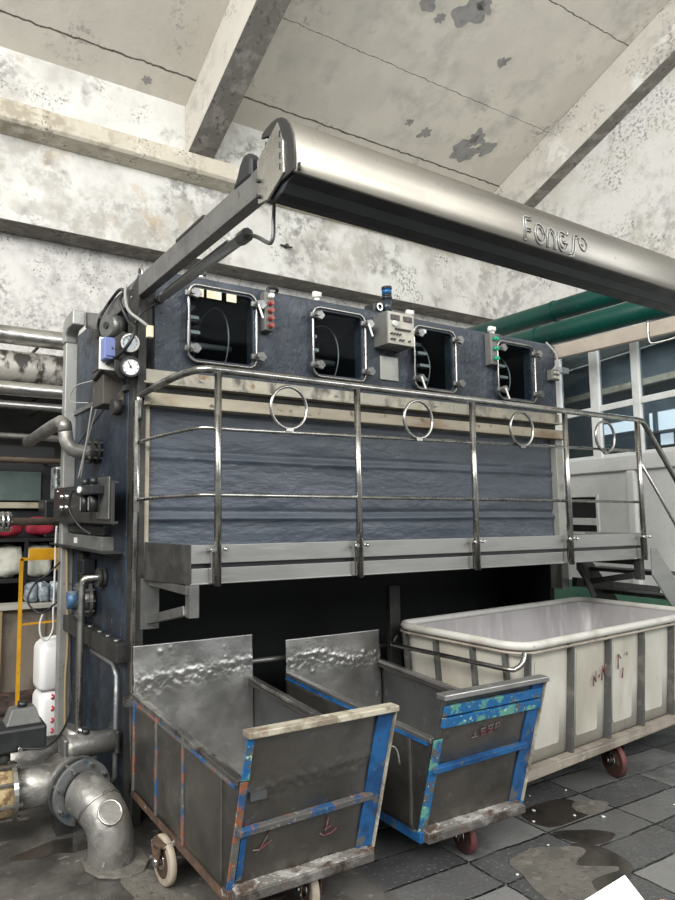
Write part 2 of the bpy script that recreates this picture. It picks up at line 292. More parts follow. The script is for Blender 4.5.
    def block(s, c, sx, sy, sz, pw=.35, n=28, amp=.08, fq=3, seed=0):
        c = V(c); vs = []; m = n//2; g = lambda t: math.copysign(abs(t)**pw, t)
        for i in range(m+1):
            th = math.pi*i/m
            for k in range(n):
                ph = 2*math.pi*k/n; d = V((g(math.sin(th))*g(math.cos(ph))*sx, g(math.sin(th))*g(math.sin(ph))*sy, g(math.cos(th))*sz))
                vs.append(c+d*(1+amp*NZ.noise(d*fq*8+V((seed, 0, 0)))+amp*.5*NZ.noise(d*fq*22)))
        return s.add(vs, [(i*n+k, (i+1)*n+k, (i+1)*n+(k+1) % n, i*n+(k+1) % n) for i in range(m) for k in range(n)], True)
    def sheet(s, o, ux, uy, nx, ny, th, fn):   # thick sheet with relief fn(u,v) along the normal
        o, ux, uy = V(o), V(ux), V(uy); nn = ux.cross(uy).normalized(); W = nx+1
        top = [o+ux*(i/nx)+uy*(j/ny)+nn*fn(i/nx, j/ny) for j in range(ny+1) for i in range(nx+1)]
        bot = [p-nn*th for p in top]; k = len(top)
        fs = [(j*W+i, j*W+i+1, (j+1)*W+i+1, (j+1)*W+i) for j in range(ny) for i in range(nx)]
        s.add(top+bot, fs+[tuple(reversed([q+k for q in f])) for f in fs], True)
        e = [i for i in range(W)]+[j*W+nx for j in range(1, ny+1)]+[ny*W+i for i in range(nx-1, -1, -1)]+[j*W for j in range(ny-1, 0, -1)]
        return s.add([top[q] for q in e]+[bot[q] for q in e], [(i, i+len(e), (i+1) % len(e)+len(e), (i+1) % len(e)) for i in range(len(e))])
    def xf(s, mtx):
        s.v = [mtx @ p for p in s.v]; return s
    def build(s, name, m, parent=None, bevel=0, label=None, kind=None, seg=2):
        org = V(ORG.get(parent, (0, 0, 0))) if parent else V((0, 0, 0))
        me = bpy.data.meshes.new(name); me.from_pydata([p-org for p in s.v], [], s.f)
        me.polygons.foreach_set('use_smooth', s.sm); me.update()
        bm = bmesh.new(); bm.from_mesh(me); bmesh.ops.remove_doubles(bm, verts=bm.verts, dist=1e-5); bmesh.ops.recalc_face_normals(bm, faces=bm.faces); bm.to_mesh(me); bm.free()
        o = bpy.data.objects.new(name, me); COL.objects.link(o)
        for q in (m if isinstance(m, (list, tuple)) else [m]): me.materials.append(M[q])
        if parent: o.parent = parent; ORG[o] = org
        if bevel:
            b = o.modifiers.new('bevel', 'BEVEL'); b.width = bevel; b.segments = seg; b.limit_method = 'ANGLE'; b.angle_limit = math.radians(40)
        if label: o['label'] = label
        if kind: o['kind'] = kind
        return o
ORG = {}
def thing(name, label, cat, loc, group=None):
    o = bpy.data.objects.new(name, None); COL.objects.link(o); o.location = loc; o.empty_display_size = .1
    o['label'] = label; o['category'] = cat
    if group: o['group'] = group
    ORG[o] = V(loc); return o
def tag(o, label, cat, group=None):
    o['label'] = label; o['category'] = cat
    if group: o['group'] = group
    return o
def arc(c, u, v, r, a0, a1, n=8):
    c, u, v = V(c), V(u), V(v)
    return [c+(u*math.cos(math.radians(a0+(a1-a0)*i/n))+v*math.sin(math.radians(a0+(a1-a0)*i/n)))*r for i in range(n+1)]
def bez(p, n=10):    # smooth path through points (Catmull-Rom)
    P = [V(q) for q in p]; P = [P[0]*2-P[1]]+P+[P[-1]*2-P[-2]]; out = []
    for i in range(1, len(P)-2):
        for k in range(n):
            t = k/n; a, b, c, d = P[i-1:i+3]
            out.append(.5*((2*b)+(c-a)*t+(2*a-5*b+4*c-d)*t*t+(3*b-a-3*c+d)*t**3))
    return out+[P[-2]]
def rrect(x0, z0, x1, z1, r, n=4):
    out = []
    for cx, cz, a in ((x1-r, z1-r, 0), (x0+r, z1-r, 90), (x0+r, z0+r, 180), (x1-r, z0+r, 270)):
        for i in range(n+1):
            g = math.radians(a+90*i/n); out.append((cx+math.cos(g)*r, cz+math.sin(g)*r))
    return out

# ------------------------------------------------------------------ the building
SL = .4725; ZB = 7.04; YB = 7.5
roofz = lambda y: ZB+SL*(YB-y)
MB().box(-4, -4, -.2, 14, 9, 0).build('floor', 'floor_slabs', kind='structure')
CEIL = MB().hexa((-4, -3.5, roofz(-3.5)), (14, -3.5, roofz(-3.5)), (14, 8.6, roofz(8.6)), (-4, 8.6, roofz(8.6)),
          (-4, -3.5, roofz(-3.5)+.3), (14, -3.5, roofz(-3.5)+.3), (14, 8.6, roofz(8.6)+.3), (-4, 8.6, roofz(8.6)+.3)).build('ceiling', 'ceiling_plaster', kind='structure')
mat('bare_render', (.27, .265, .255), [((.20, .195, .19), 8, .5, .65)], .95, bump=[(.3, 20, X1)])
for i, (x, y, r) in enumerate(((5.79, 5.46, .10), (6.43, 5.36, .18), (6.55, 5.22, .10), (6.08, 5.54, .06), (7.42, 5.66, .07), (7.95, 6.83, .20), (8.00, 6.61, .12), (8.3, 6.7, .12), (7.06, 6.80, .08), (6.69, 6.74, .05), (2.75, 7.34, .05))):
    q = random.Random(i); n = 26; k = [q.uniform(-.22, .22) for _ in range(6)]; pts = []
    for a in range(n):
        g = 2*math.pi*a/n; w_ = 1+sum(k[j]*math.sin((j+2)*g+j) for j in range(6)); xx, yy = x+r*w_*math.cos(g)*1.2, y+r*w_*math.sin(g)*.9; pts.append((xx, yy, roofz(yy)-.004))
    MB().slab(pts, (0, 0, .01)).build('peeled_patch', 'bare_render', CEIL)
MB().box(-4, YB, 4.95, 9.7, 8.3, 7.2).build('wall_back', 'wall_plaster', kind='structure')
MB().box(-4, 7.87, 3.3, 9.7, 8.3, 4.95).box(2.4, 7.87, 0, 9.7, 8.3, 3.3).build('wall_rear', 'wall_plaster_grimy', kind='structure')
MB().box(-4, 8.3, 0, 2.6, 8.5, 3.5).build('wall_backing', 'backing_shade', kind='structure')  # added backing wall; near-black colour stands in for shade behind the pipes
MB().extrude_x([(7.5, 6.28), (7.22, 6.24), (7.20, 6.02), (7.24, 5.99), (7.5, 5.97)], -4, 9.4).build('trim_1', 'ledge_concrete', kind='structure', bevel=.012)
# right wall and its sloping rafter
mb = MB(); pr = [(-3.5, 0), (8.3, 0), (8.3, roofz(8.3)), (-3.5, roofz(-3.5))]
mb.slab([(9.4, y, z) for y, z in pr], (.3, 0, 0)).build('wall_right', 'wall_boarded', kind='structure')
def rafter(name, x0, x1, y0=-3.2, drop=.74):
    mb = MB(); a = [(y0, roofz(y0)), (7.5, roofz(7.5)), (7.5, roofz(7.5)-drop), (y0, roofz(y0)-drop)]
    mb.slab([(x0, y, z) for y, z in a], (x1-x0, 0, 0)).build(name, 'rafter_concrete', kind='structure', bevel=.015)
    b = [(y0, roofz(y0)-drop-.002), (7.5, roofz(7.5)-drop-.002), (7.5, roofz(7.5)-drop-.012), (y0, roofz(y0)-drop-.012)]
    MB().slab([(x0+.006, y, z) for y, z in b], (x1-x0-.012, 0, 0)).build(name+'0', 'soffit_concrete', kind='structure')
rafter('trim_2', 3.36, 3.74); rafter('trim_3', 9.14, 9.42); rafter('trim_4', -2.4, -2.12)
MB().hexa((-4, 7.48, 4.945), (9.4, 7.48, 4.945), (9.4, 7.88, 4.945), (-4, 7.88, 4.945), (-4, 7.48, 4.952), (9.4, 7.48, 4.952), (9.4, 7.88, 4.952), (-4, 7.88, 4.952)).build('trim_7', 'soffit_concrete', kind='structure')  # thin dark sheet under the beam; the underside's shade put into its colour
# office partition on the right
OD = V((.314, .949, 0)).normalized(); OP = V((7.3, 5, 0)); ON = V((.949, -.314, 0)).normalized()
def o3(s, z, d=0): p = OP+OD*s+ON*d; return (p.x, p.y, z)
def obox(mb, s0, s1, z0, z1, d0, d1):
    return mb.hexa(o3(s0, z0, d0), o3(s1, z0, d0), o3(s1, z0, d1), o3(s0, z0, d1), o3(s0, z1, d0), o3(s1, z1, d0), o3(s1, z1, d1), o3(s0, z1, d1))
mb = MB(); obox(mb, -4.2, -.57, .80, 2.04, 0, .12); obox(mb, -.57, .25, .80, 1.37, 0, .12); obox(mb, -.57, .25, 1.77, 2.04, 0, .12); obox(mb, -.03, .25, 1.37, 1.77, 0, .12)
obox(mb, -4.2, .25, 3.58, 3.75, 0, .12); obox(mb, -4.2, 2.3, 3.75, 3.8, 0, 1.4); obox(mb, .15, 2.3, 0, 3.75, 0, .12)
mb.build('wall_office', 'office_wall', kind='structure')
mb = MB(); obox(mb, -4.2, .25, 0, .80, -.01, .12); mb.build('baseboard_office', 'office_green', kind='structure')
mb = MB(); obox(mb, -4.2, .25, 2.04, 2.2, -.05, .12); mb.build('trim_5', 'office_wall', kind='structure', bevel=.01)
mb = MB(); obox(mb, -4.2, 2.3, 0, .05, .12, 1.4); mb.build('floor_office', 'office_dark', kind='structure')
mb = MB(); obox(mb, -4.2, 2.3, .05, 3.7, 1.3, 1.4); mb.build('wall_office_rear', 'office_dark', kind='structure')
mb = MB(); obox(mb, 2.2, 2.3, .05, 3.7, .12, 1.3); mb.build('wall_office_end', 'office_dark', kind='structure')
# window frames with panes
bays = [(-.03, .15), (-.575, -.15), (-1.18, -.71), (-1.98, -1.28), (-2.7, -2.1), (-3.4, -2.8)]
k = 1
mull = [(-.09, .06), (-.72, -.565), (-1.29, -1.17), (-2.1, -1.98), (-2.8, -2.7), (-3.5, -3.4)]
for i, (a, b) in enumerate(mull):
    lo = mull[i][1]; hi = .15 if i == 0 else mull[i-1][0]
    fr = MB(); obox(fr, a+.01, b-.01, 2.2, 3.58, -.02, .03); obox(fr, b-.01, hi, 2.72, 2.79, -.02, .03); obox(fr, b, hi, 2.2, 2.235, -.01, .03); obox(fr, b, hi, 3.54, 3.58, -.01, .03)
    f = fr.build('window_%d' % k, 'white_frame', kind='structure', bevel=.008); k += 1
    g = MB(); obox(g, b, hi, 2.235, 2.72, .0, .01); obox(g, b, hi, 2.79, 3.54, .0, .01); g.build('pane', 'window_glass', f)
# small hatch window below the sill
f = MB(); obox(f, -.6, -.57, 1.34, 1.80, -.02, .1); obox(f, -.03, 0, 1.34, 1.80, -.02, .1); obox(f, -.6, 0, 1.34, 1.37, -.02, .1); obox(f, -.6, 0, 1.77, 1.80, -.02, .1); obox(f, -.57, -.03, 1.45, 1.53, -.01, .05)
f = f.build('window_%d' % k, 'white_frame', kind='structure', bevel=.004)
g = MB(); obox(g, -.57, -.03, 1.37, 1.77, .055, .065); g.build('pane', 'black_recess', f)
mb = MB(); obox(mb, -1.17, -1.06, .80, 2.04, -.05, 0); mb.build('trim_6', 'office_wall', kind='structure', bevel=.02)
# things seen inside the office through the glass
mb = MB(); obox(mb, -.80, -.02, 2.60, 2.84, 1.27, 1.29); mb.build('window_8', 'daylit_pane', kind='structure')
mb = MB(); obox(mb, -.34, -.17, 2.36, 2.56, 1.27, 1.29); mb.build('window_9', 'daylit_pane', kind='structure')
mb = MB(); obox(mb, .22, .95, 2.66, 2.80, 1.27, 1.29); mb.build('window_10', 'daylit_pane', kind='structure')
mb = MB(); obox(mb, -.16, -.12, 2.58, 2.86, 1.22, 1.26); obox(mb, -.85, .02, 2.575, 2.60, 1.22, 1.26); mb.build('trim_8', 'office_dark', kind='structure')
mb = MB(); obox(mb, -1.6, 2.0, 3.19, 3.27, 1.15, 1.25); tag(mb.build('roof_beam', 'beam_cream'), 'pale horizontal beam seen through the upper office windows', 'beam')
mb = MB(); obox(mb, .5, 1.2, .05, 2.5, .9, 1.25); tag(mb.build('cupboard', 'cabinet_green', bevel=.02), 'dark cupboard behind the lower office window pane', 'cupboard')
mb = MB(); obox(mb, 1.25, 1.6, .05, 2.42, .8, 1.2); tag(mb.build('cardboard_box', 'gasket_tan', bevel=.02), 'tan box stack seen low through the leftmost office pane', 'box')
mb = MB(); obox(mb, -1.5, -.4, .05, 2.33, .5, 1.1); tag(mb.build('work_counter', 'grey_enamel', bevel=.02), 'grey counter seen low through the rightmost office window', 'counter')
mb = MB(); mb.tube([o3(1.0, 2.2, .7), o3(1.0, 2.75, .7)], .012, 8); tag(mb.build('upright_pipe', 'white_frame'), 'thin pale upright pipe inside the office', 'pipe')
lf = bpy.data.lights.new('office_fill_light', 'AREA'); lf.shape = 'RECTANGLE'; lf.size = 2.2; lf.size_y = .3; lf.energy = 26  # unseen fill lamp, added to brighten the office interior
lo = bpy.data.objects.new('office_fill_light', lf); COL.objects.link(lo); lo.location = o3(-.4, 3.66, .7); lo.rotation_euler = (0, 0, math.atan2(OD.y, OD.x))

# ------------------------------------------------------------------ dyeing machine
MX0, MX1, MY, MYB = 1.20, 4.79, 3.29, 4.95
mach = thing('dyeing_machine', 'large slate blue industrial dyeing machine with four square hatches in a row', 'machine', (3, 3.3, 0))
doors = [(1.50, 1.925), (2.365, 2.765), (3.225, 3.605), (4.075, 4.48)]; DZ0, DZ1 = 2.465, 2.89
# upper casing with real openings
mb = MB()
mb.box(MX0+.1, MY, 2.385, MX1, MY+.06, DZ0)
mb.extrude_x([(MY, DZ1), (MY, 2.945), (MY+.015, 2.965), (MY+.05, 2.975), (MY+.06, 2.975), (MY+.06, DZ1)], MX0+.1, MX1)
xs = [MX0+.1]+[x for d in doors for x in d]+[MX1]
for a, b in zip(xs[::2], xs[1::2]): mb.box(a, MY, DZ0, b, MY+.06, DZ1)
mb.box(MX0+.1, MY+.06, 2.93, MX1, MYB, 2.975); mb.box(MX0+.1, MYB-.05, 2.3, MX1, MYB, 2.93); mb.box(MX1-.05, MY+.06, 2.3, MX1, MYB-.05, 2.93); mb.box(MX0+.1, MY+.06, 2.3, MX0+.15, MYB-.05, 2.93)
mb.build('casing', 'slate_paint', mach)
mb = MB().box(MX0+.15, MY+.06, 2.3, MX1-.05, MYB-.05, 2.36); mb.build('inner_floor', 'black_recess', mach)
mb = MB()
for x in (2.14, 3.0, 3.85): mb.box(x, MY+.07, 2.36, x+.03, 4.0, 2.925)
mb.box(MX0+.16, 4.0, 2.36, MX1-.06, 4.02, 2.925); mb.box(MX0+.155, MY+.065, 2.36, MX0+.165, 4.0, 2.925); mb.box(MX1-.065, MY+.065, 2.36, MX1-.055, 4.0, 2.925); mb.box(MX0+.16, MY+.065, 2.918, MX1-.06, 4.0, 2.926)
mb.build('shade_liner', 'black_recess', mach)  # dividers plus added black sheets; shade inside the hatches painted as black
# lower body, panels and frame
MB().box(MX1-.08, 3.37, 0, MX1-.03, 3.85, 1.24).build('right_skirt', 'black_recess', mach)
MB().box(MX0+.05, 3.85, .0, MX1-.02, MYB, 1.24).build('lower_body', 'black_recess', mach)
MB().box(MX0+.02, MY+.06, 1.24, MX1-.02, MYB, 2.30).build('vessel', 'side_paint', mach)
def relief(u, v):
    r = 0
    for c, s_ in ((.325, .024), (.365, -.016), (.69, .016), (.73, -.010), (.09, .010)):
        r += s_*math.exp(-((v-c-.003*math.sin(u*9+c*20))/.016)**2)*(.8+.5*NZ.noise(V((u*14, c*9, 0))))
    return r+.005*NZ.noise(V((u*12, v*14, 1)))+.002*NZ.noise(V((u*60, v*44, 2)))
MB().sheet((1.275, MY+.03, 1.26), (3.45, 0, 0), (0, 0, .93), 240, 110, .04, relief).build('front_panel', 'slate_panel', mach)
MB().box(1.228, MY-.005, 1.25, 1.275, MY+.07, 2.18).build('left_stile', 'beam_cream', mach, bevel=.004)
MB().box(4.725, MY-.02, 1.0, 4.81, MY+.08, 2.18).build('right_stile', 'plate_grey', mach, bevel=.004)
mb = MB(); mb.box(1.23, MY-.012, 2.314, 4.80, MY+.06, 2.385)
mb.build('upper_band', 'band_steel', mach, bevel=.004)
MB().box(1.235, MY+.03, 2.24, 4.80, MY+.06, 2.305).build('gutter_shade', 'dark_frame', mach)  # dark material puts the shade of the slot into its colour
MB().box(1.23, MY-.03, 2.302, 4.81, MY+.06, 2.314).build('drip_ledge', 'band_steel', mach, bevel=.003)
mb = MB(); mb.box(1.23, MY-.035, 2.19, 4.81, MY+.06, 2.252); mb.box(1.23, MY-.055, 2.178, 4.81, MY-.030, 2.192); mb.box(1.23, MY-.03, 2.178, 4.81, MY+.06, 2.19)
mb.build('gutter_beam', 'beam_cream', mach, bevel=.003)
for x in (2.68, 3.34, 3.60): MB().box(x, MY-.016, 2.305, x+.006, MY-.01, 2.38).build('band_joint', 'plate_grey', mach)
for x in (1.58, 2.55, 3.42): MB().cyl((x, MY-.012, 2.345), (x, MY-.03, 2.345), .009, 8).build('band_bolt', 'plate_grey', mach)
MB().box(2.95, MY-.02, .0, 3.04, MY+.02, 1.12).build('kick_post', 'dark_frame', mach, bevel=.004)
# hatches
def hatch(x0, x1, n):
    f = MB(); out = rrect(x0-.012, DZ0-.012, x1+.012, DZ1+.012, .055); inn = rrect(x0+.006, DZ0+.006, x1-.006, DZ1-.006, .040); m = len(out)
    for (A, y) in ((0, MY-.03),):
        vs = [(x, MY-.03, z) for x, z in out]+[(x, MY-.03, z) for x, z in inn]+[(x, MY+.015, z) for x, z in out]+[(x, MY+.015, z) for x, z in inn]
        fs = []
        for i in range(m):
            j = (i+1) % m; fs += [(i, j, j+m, i+m), (i+2*m, i+3*m, j+3*m, j+2*m), (i, i+2*m, j+2*m, j), (i+m, j+m, j+3*m, i+3*m)]
        f.add(vs, fs)
    f = f.build('hatch', 'slate_paint', mach, bevel=.003)
    t = MB().tube([(x, MY-.035, z) for x, z in out], .0075, 8, closed=True).build('frame_tube', 'stainless_tube', f)
    cut = rrect(x0+.002, DZ0+.002, x1-.002, DZ1-.002, .04)
    MB().slab([(x, MY-.012, z) for x, z in cut], (0, .006, 0)).build('glass', 'hatch_glass', f)
    for sx, x in ((-1, x0-.004), (1, x1+.004)):
        for z in (DZ0+.055, DZ1-.05):
            L = MB(); L.box(x-.036, MY-.055, z-.016, x+.036, MY-.037, z+.016); L.cyl((x, MY-.04, z), (x, MY-.088, z), .015, 8)
            L.add([(x+.035, MY-.075, z+.030), (x+.062, MY-.075, z), (x+.035, MY-.075, z-.030), (x-.005, MY-.075, z-.020), (x-.005, MY-.075, z+.020), (x+.035, MY-.052, z+.030), (x+.062, MY-.052, z), (x+.035, MY-.052, z-.030), (x-.005, MY-.052, z-.020), (x-.005, MY-.052, z+.020)],
                  [(0, 1, 2, 3, 4), (9, 8, 7, 6, 5), (0, 5, 6, 1), (1, 6, 7, 2), (2, 7, 8, 3), (3, 8, 9, 4), (4, 9, 5, 0)])
            L.build('latch', 'arm_steel', f, bevel=.003)
    hx, hz, s_ = ((x1+.0, DZ1-.06, 1), (x1+.0, DZ1-.06, 1), (x0+.0, DZ0+.06, 1), (x0+.0, DZ0+.06, 1))[n]
    MB().beam((hx-.005, MY-.09, hz), (hx+.020, MY-.10, hz-.085), .008, .012).build('handle', 'white_plastic', f, bevel=.003)
    # reel inside
    r = MB(); cy, cz, R = MY+.36, 2.66, .25; xa, xb = x0+(.03, .03, .16, .16)[n], x1-.10
    for i in range(16):
        a = 2*math.pi*i/16; r.beam((xa, cy+math.cos(a)*R, cz+math.sin(a)*R), (xa+.09, cy+math.cos(a)*R, cz+math.sin(a)*R), .05, .02)
    r.ring((xb, cy, cz), (1, 0, 0), R+.0, .004, 40, 6); r.cyl((xa, cy, cz), (x1+.05, cy, cz), .02)
    r.build('reel', 'reel_steel', mach)
for n, d in enumerate(doors): hatch(*d, n)
mb = MB()
for a, b in ((1.525, 1.585), (1.605, 1.70), (1.735, 1.80)): mb.box(a, MY-.034, DZ1-.055, b, MY-.030, DZ1-.008)
mb.build('paper_label', 'cream_label', mach, label='cream paper labels over the first hatch')
MB().box(3.30, MY-.036, DZ1-.035, 3.33, MY-.032, DZ1-.01).build('paper_label', 'white_plastic', mach)
# side frame
mb = MB(); mb.box(1.195, MY-.02, 0, 1.245, MY+.04, 2.80); mb.box(1.195, MY+.04, 0, 1.235, MY+.12, 2.80); mb.build('corner_post', 'dark_frame', mach, bevel=.004)
MB().box(1.178, MY-.03, 0, 1.198, MY-.005, 2.2).build('corner_strip', 'stainless_tube', mach, bevel=.003)
mb = MB(); mb.box(1.19, 3.40, .06, 1.23, 4.6, .80); mb.box(1.19, 3.40, .90, 1.23, 4.6, 1.34); mb.slab([(1.19, 3.41, 1.34), (1.19, 4.55, 1.34), (1.19, 4.55, 2.55), (1.19, 4.45, 2.58), (1.19, 3.70, 2.62), (1.19, 3.41, 2.62)], (.04, 0, 0)); mb.slab([(1.185, 4.5, 2.05), (1.185, 4.5, 2.72), (1.185, 3.75, 2.72), (1.185, 3.6, 2.5), (1.185, 3.6, 2.3)], (.02, 0, 0))
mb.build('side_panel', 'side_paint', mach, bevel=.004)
mb = MB(); mb.box(1.13, 3.36, .80, 1.22, 4.6, .90); mb.box(1.15, 4.12, 0, 1.22, 4.24, .80); mb.box(1.15, 4.12, .9, 1.22, 4.24, 1.34)
mb.build('side_frame', 'dark_frame', mach, bevel=.004); MB().box(1.17, 3.40, 2.28, 1.20, 4.6, 2.31).build('side_rib', 'arm_steel', mach)
for y in (3.45, 3.6, 3.75, 3.95): MB().cyl((1.16, y, .898), (1.16, y, .91), .018, 8).build('frame_bolt', 'arm_steel', mach)
mb = MB(); mb.tube([(1.16, y, z) for y, z in ((3.5, .14), (3.44, .2), (3.44, .72), (3.5, .77), (3.9, .77))], .014, 8); mb.box(1.12, 3.4, 0, 1.19, 4.1, .1)
mb.build('weld_seam', 'flange_blue', mach)
# tall corner column carrying the arm at the back
MB().box(1.105, 4.50, 0, 1.19, 4.58, 2.80).build('rear_column', 'column_steel', mach, bevel=.006)
mb = MB(); mb.slab([(1.095, y, z) for y, z in ((4.58, 2.80), (4.585, 2.88), (4.56, 2.95), (4.50, 2.985), (4.30, 2.985), (4.30, 2.88), (4.44, 2.88), (4.49, 2.85), (4.50, 2.80))], (.09, 0, 0)); mb.build('column_elbow', 'column_steel', mach, bevel=.01)
# roof fittings on the casing
for x in (1.64, 2.50, 3.33, 4.20):
    v = thing('vent_valve', {1.64: 'small steel vent valve on the machine top, above the first hatch', 2.50: 'small steel vent valve on the machine top, above the second hatch', 3.33: 'small steel vent valve on the machine top, above the third hatch', 4.20: 'small steel vent valve on the machine top, above the fourth hatch'}[x], 'valve', (x, MY+.12, 2.975), 'vent valves on the machine top')
    MB().cyl((x, MY+.12, 2.975), (x, MY+.12, 2.99), .06, 20).build('flange', 'stainless', v)
    MB().cyl((x, MY+.12, 2.99), (x, MY+.12, 3.04), .02, 12).cyl((x, MY+.12, 3.025), (x, MY+.12, 3.055), .032, 12).box(x-.03, MY+.11, 3.05, x+.03, MY+.13, 3.065).build('valve_body', 'white_plastic' if x > 1.7 else 'stainless', v)

# control box with displays, beacon
c = thing('control_box', 'cream faced control box with two red displays between second and third hatch', 'control box', (3.0, MY, 2.70))
MB().box(2.90, MY-.14, 2.70, 3.135, MY, 2.925).build('housing', 'grey_enamel', c, bevel=.006)
cf = MB().box(2.905, MY-.146, 2.705, 3.13, MY-.138, 2.92).build('face_plate', 'panel_white', c)
for x in (2.925, 3.035):
    s_ = MB().box(x, MY-.152, 2.865, x+.075, MY-.145, 2.90).build('display', 'black_plastic', c)
    MB().box(x+.03, MY-.154, 2.873, x+.036, MY-.151, 2.89).box(x+.042, MY-.154, 2.873, x+.048, MY-.151, 2.89).box(x+.054, MY-.154, 2.873, x+.06, MY-.151, 2.89).build('digit', 'red_mark', s_)
for row, (z, xs_) in enumerate(((2.805, [2.965+.02*i for i in range(7)]), (2.77, [2.925+.025*i for i in range(4)]), (2.733, [2.925, 2.95, 3.0, 3.025, 3.08]))):
    for x in xs_: MB().cyl((x, MY-.145, z), (x, MY-.162, z), .0065, 8).build('button', 'black_plastic', c)
MB().cyl((2.95, MY-.145, 2.845), (2.95, MY-.17, 2.835), .017, 10).build('rotary_knob', 'white_plastic', c)
c.location.x -= .025
b = thing('signal_beacon', 'dark stack light with one blue lens on top of the machine', 'signal light', (3.05, MY+.05, 2.975))
MB().cyl((3.05, MY+.05, 2.975), (3.05, MY+.05, 3.08), .032, 16).cyl((3.05, MY+.05, 3.095), (3.05, MY+.05, 3.10), .034, 16).build('base', 'beacon_dark', b)
MB().cyl((3.05, MY+.05, 3.08), (3.05, MY+.05, 3.10), .036, 16).cyl((3.05, MY+.05, 3.10), (3.05, MY+.05, 3.115), .033, 16).build('collar', 'black_plastic', b)
MB().cyl((3.05, MY+.05, 3.115), (3.05, MY+.05, 3.15), .034, 16).build('lens', 'beacon_blue', b, label='blue lens')
MB().cyl((3.05, MY+.05, 3.15), (3.05, MY+.05, 3.17), .036, 16).build('cap', 'black_plastic', b)
h = thing('horn', 'small black horn beside the stack light', 'horn', (2.95, MY+.08, 2.975))
MB().box(2.92, MY+.04, 2.975, 3.0, MY+.14, 3.04).build('body', 'black_plastic', h, bevel=.008)
MB().annulus((2.965, MY+.036, 3.01), (0, -1, 0), .026, .018, .01, 20).build('ring', 'chrome', h)
tag(MB().box(2.925, MY-.012, 2.49, 3.085, MY, 2.655).build('name_plate', 'plate_grey', bevel=.004), 'blank grey metal plate below the control box', 'plate')
# push button stations
def station(name, label, x, z0, z1, cols, m='grey_enamel'):
    s_ = thing(name, label, 'switch box', (x, MY, z0))
    MB().box(x-.034, MY-.06, z0, x+.034, MY, z1).build('housing', m, s_, bevel=.005)
    n = len(cols)
    for i, cc in enumerate(cols):
        z = z1-(z1-z0)*(i+.6)/(n+.2); MB().cyl((x+.004, MY-.058, z), (x+.004, MY-.085, z), .016, 14).cyl((x+.004, MY-.085, z), (x+.004, MY-.092, z), .013, 14).build('button', cc, s_)
    return s_
s_ = station('button_station', 'vertical switch box with a white and four red buttons right of first hatch', 2.015, 2.69, 2.93, ['white_plastic', 'knob_red', 'knob_red', 'knob_red', 'knob_red'])
MB().tube(bez([(2.015, MY-.03, 2.93), (2.03, MY-.03, 2.965), (2.12, MY+.02, 2.99), (2.16, MY+.1, 2.985)], 5), .011, 8).build('cable', 'black_rubber', s_)
s_ = station('button_station', 'vertical switch box with three green buttons left of fourth hatch', 4.0, 2.70, 2.94, ['knob_green', 'knob_green', 'knob_green'])
MB().tube(bez([(4.0, MY-.03, 2.94), (4.02, MY-.03, 2.97), (4.08, MY+.02, 2.99), (4.16, MY+.1, 2.985)], 5), .009, 8).build('cable', 'cable_grey', s_)
s_ = thing('junction_box', 'small grey junction box at the machine\'s right end with looped cable', 'junction box', (4.73, MY, 2.65))
MB().box(4.68, MY-.05, 2.655, 4.77, MY, 2.74).build('housing', 'grey_enamel', s_, bevel=.005)
for x, z in ((4.705, 2.675), (4.745, 2.675), (4.705, 2.715), (4.745, 2.715)): MB().cyl((x, MY-.05, z), (x, MY-.062, z), .013, 10).build('socket', 'panel_white', s_)
MB().tube(bez([(4.72, MY-.03, 2.74), (4.76, MY-.04, 2.80), (4.765, MY-.03, 2.88), (4.72, MY+.02, 2.98)], 6), .008, 8).build('cable', 'cable_grey', s_)

# ------------------------------------------------------------------ exhaust hood and its arms
hood = thing('exhaust_hood', 'long arched stainless steel hood with a black underside spanning over the machine', 'hood', (1.19, 1.85, 2.73))
HX1 = 6.2
outer = [(1.743, 2.765), (1.738, 2.80), (1.742, 2.86), (1.752, 2.905), (1.768, 2.945), (1.79, 2.975), (1.815, 2.995), (1.845, 3.008), (1.88, 3.012), (1.915, 3.008), (1.945, 3.0)]
inner = [(y+.006*(1 if y < 1.8 else .3), z-.008) for y, z in outer]
MB().extrude_x(outer+inner[::-1], 1.19, HX1, True).build('shell', 'hood_steel', hood)
mb = MB(); mb.slab([(1.186, y, z) for y, z in outer+[(1.952, 2.985), (1.90, 2.97), (1.86, 2.76)]], (.012, 0, 0)); mb.build('end_rim', 'dark_frame', hood, bevel=.002)
mb = MB(); mb.slab([(1.18, y, z) for y, z in ((1.835, 2.985), (1.80, 2.90), (1.795, 2.78), (1.90, 2.725), (1.965, 2.735), (1.972, 2.905))], (.010, 0, 0)); mb.build('end_plate', 'stainless', hood, bevel=.002)
for z in (2.76, 2.82): MB().cyl((1.181, 1.955, z), (1.168, 1.955, z), .008, 8).build('bolt', 'dark_frame', hood)
mb = MB(); [mb.box(1.177, 1.815, z, 1.181, 1.820, z+.022) for z in (2.80, 2.84, 2.88, 2.92)]; mb.build('slot', 'black_plastic', hood)
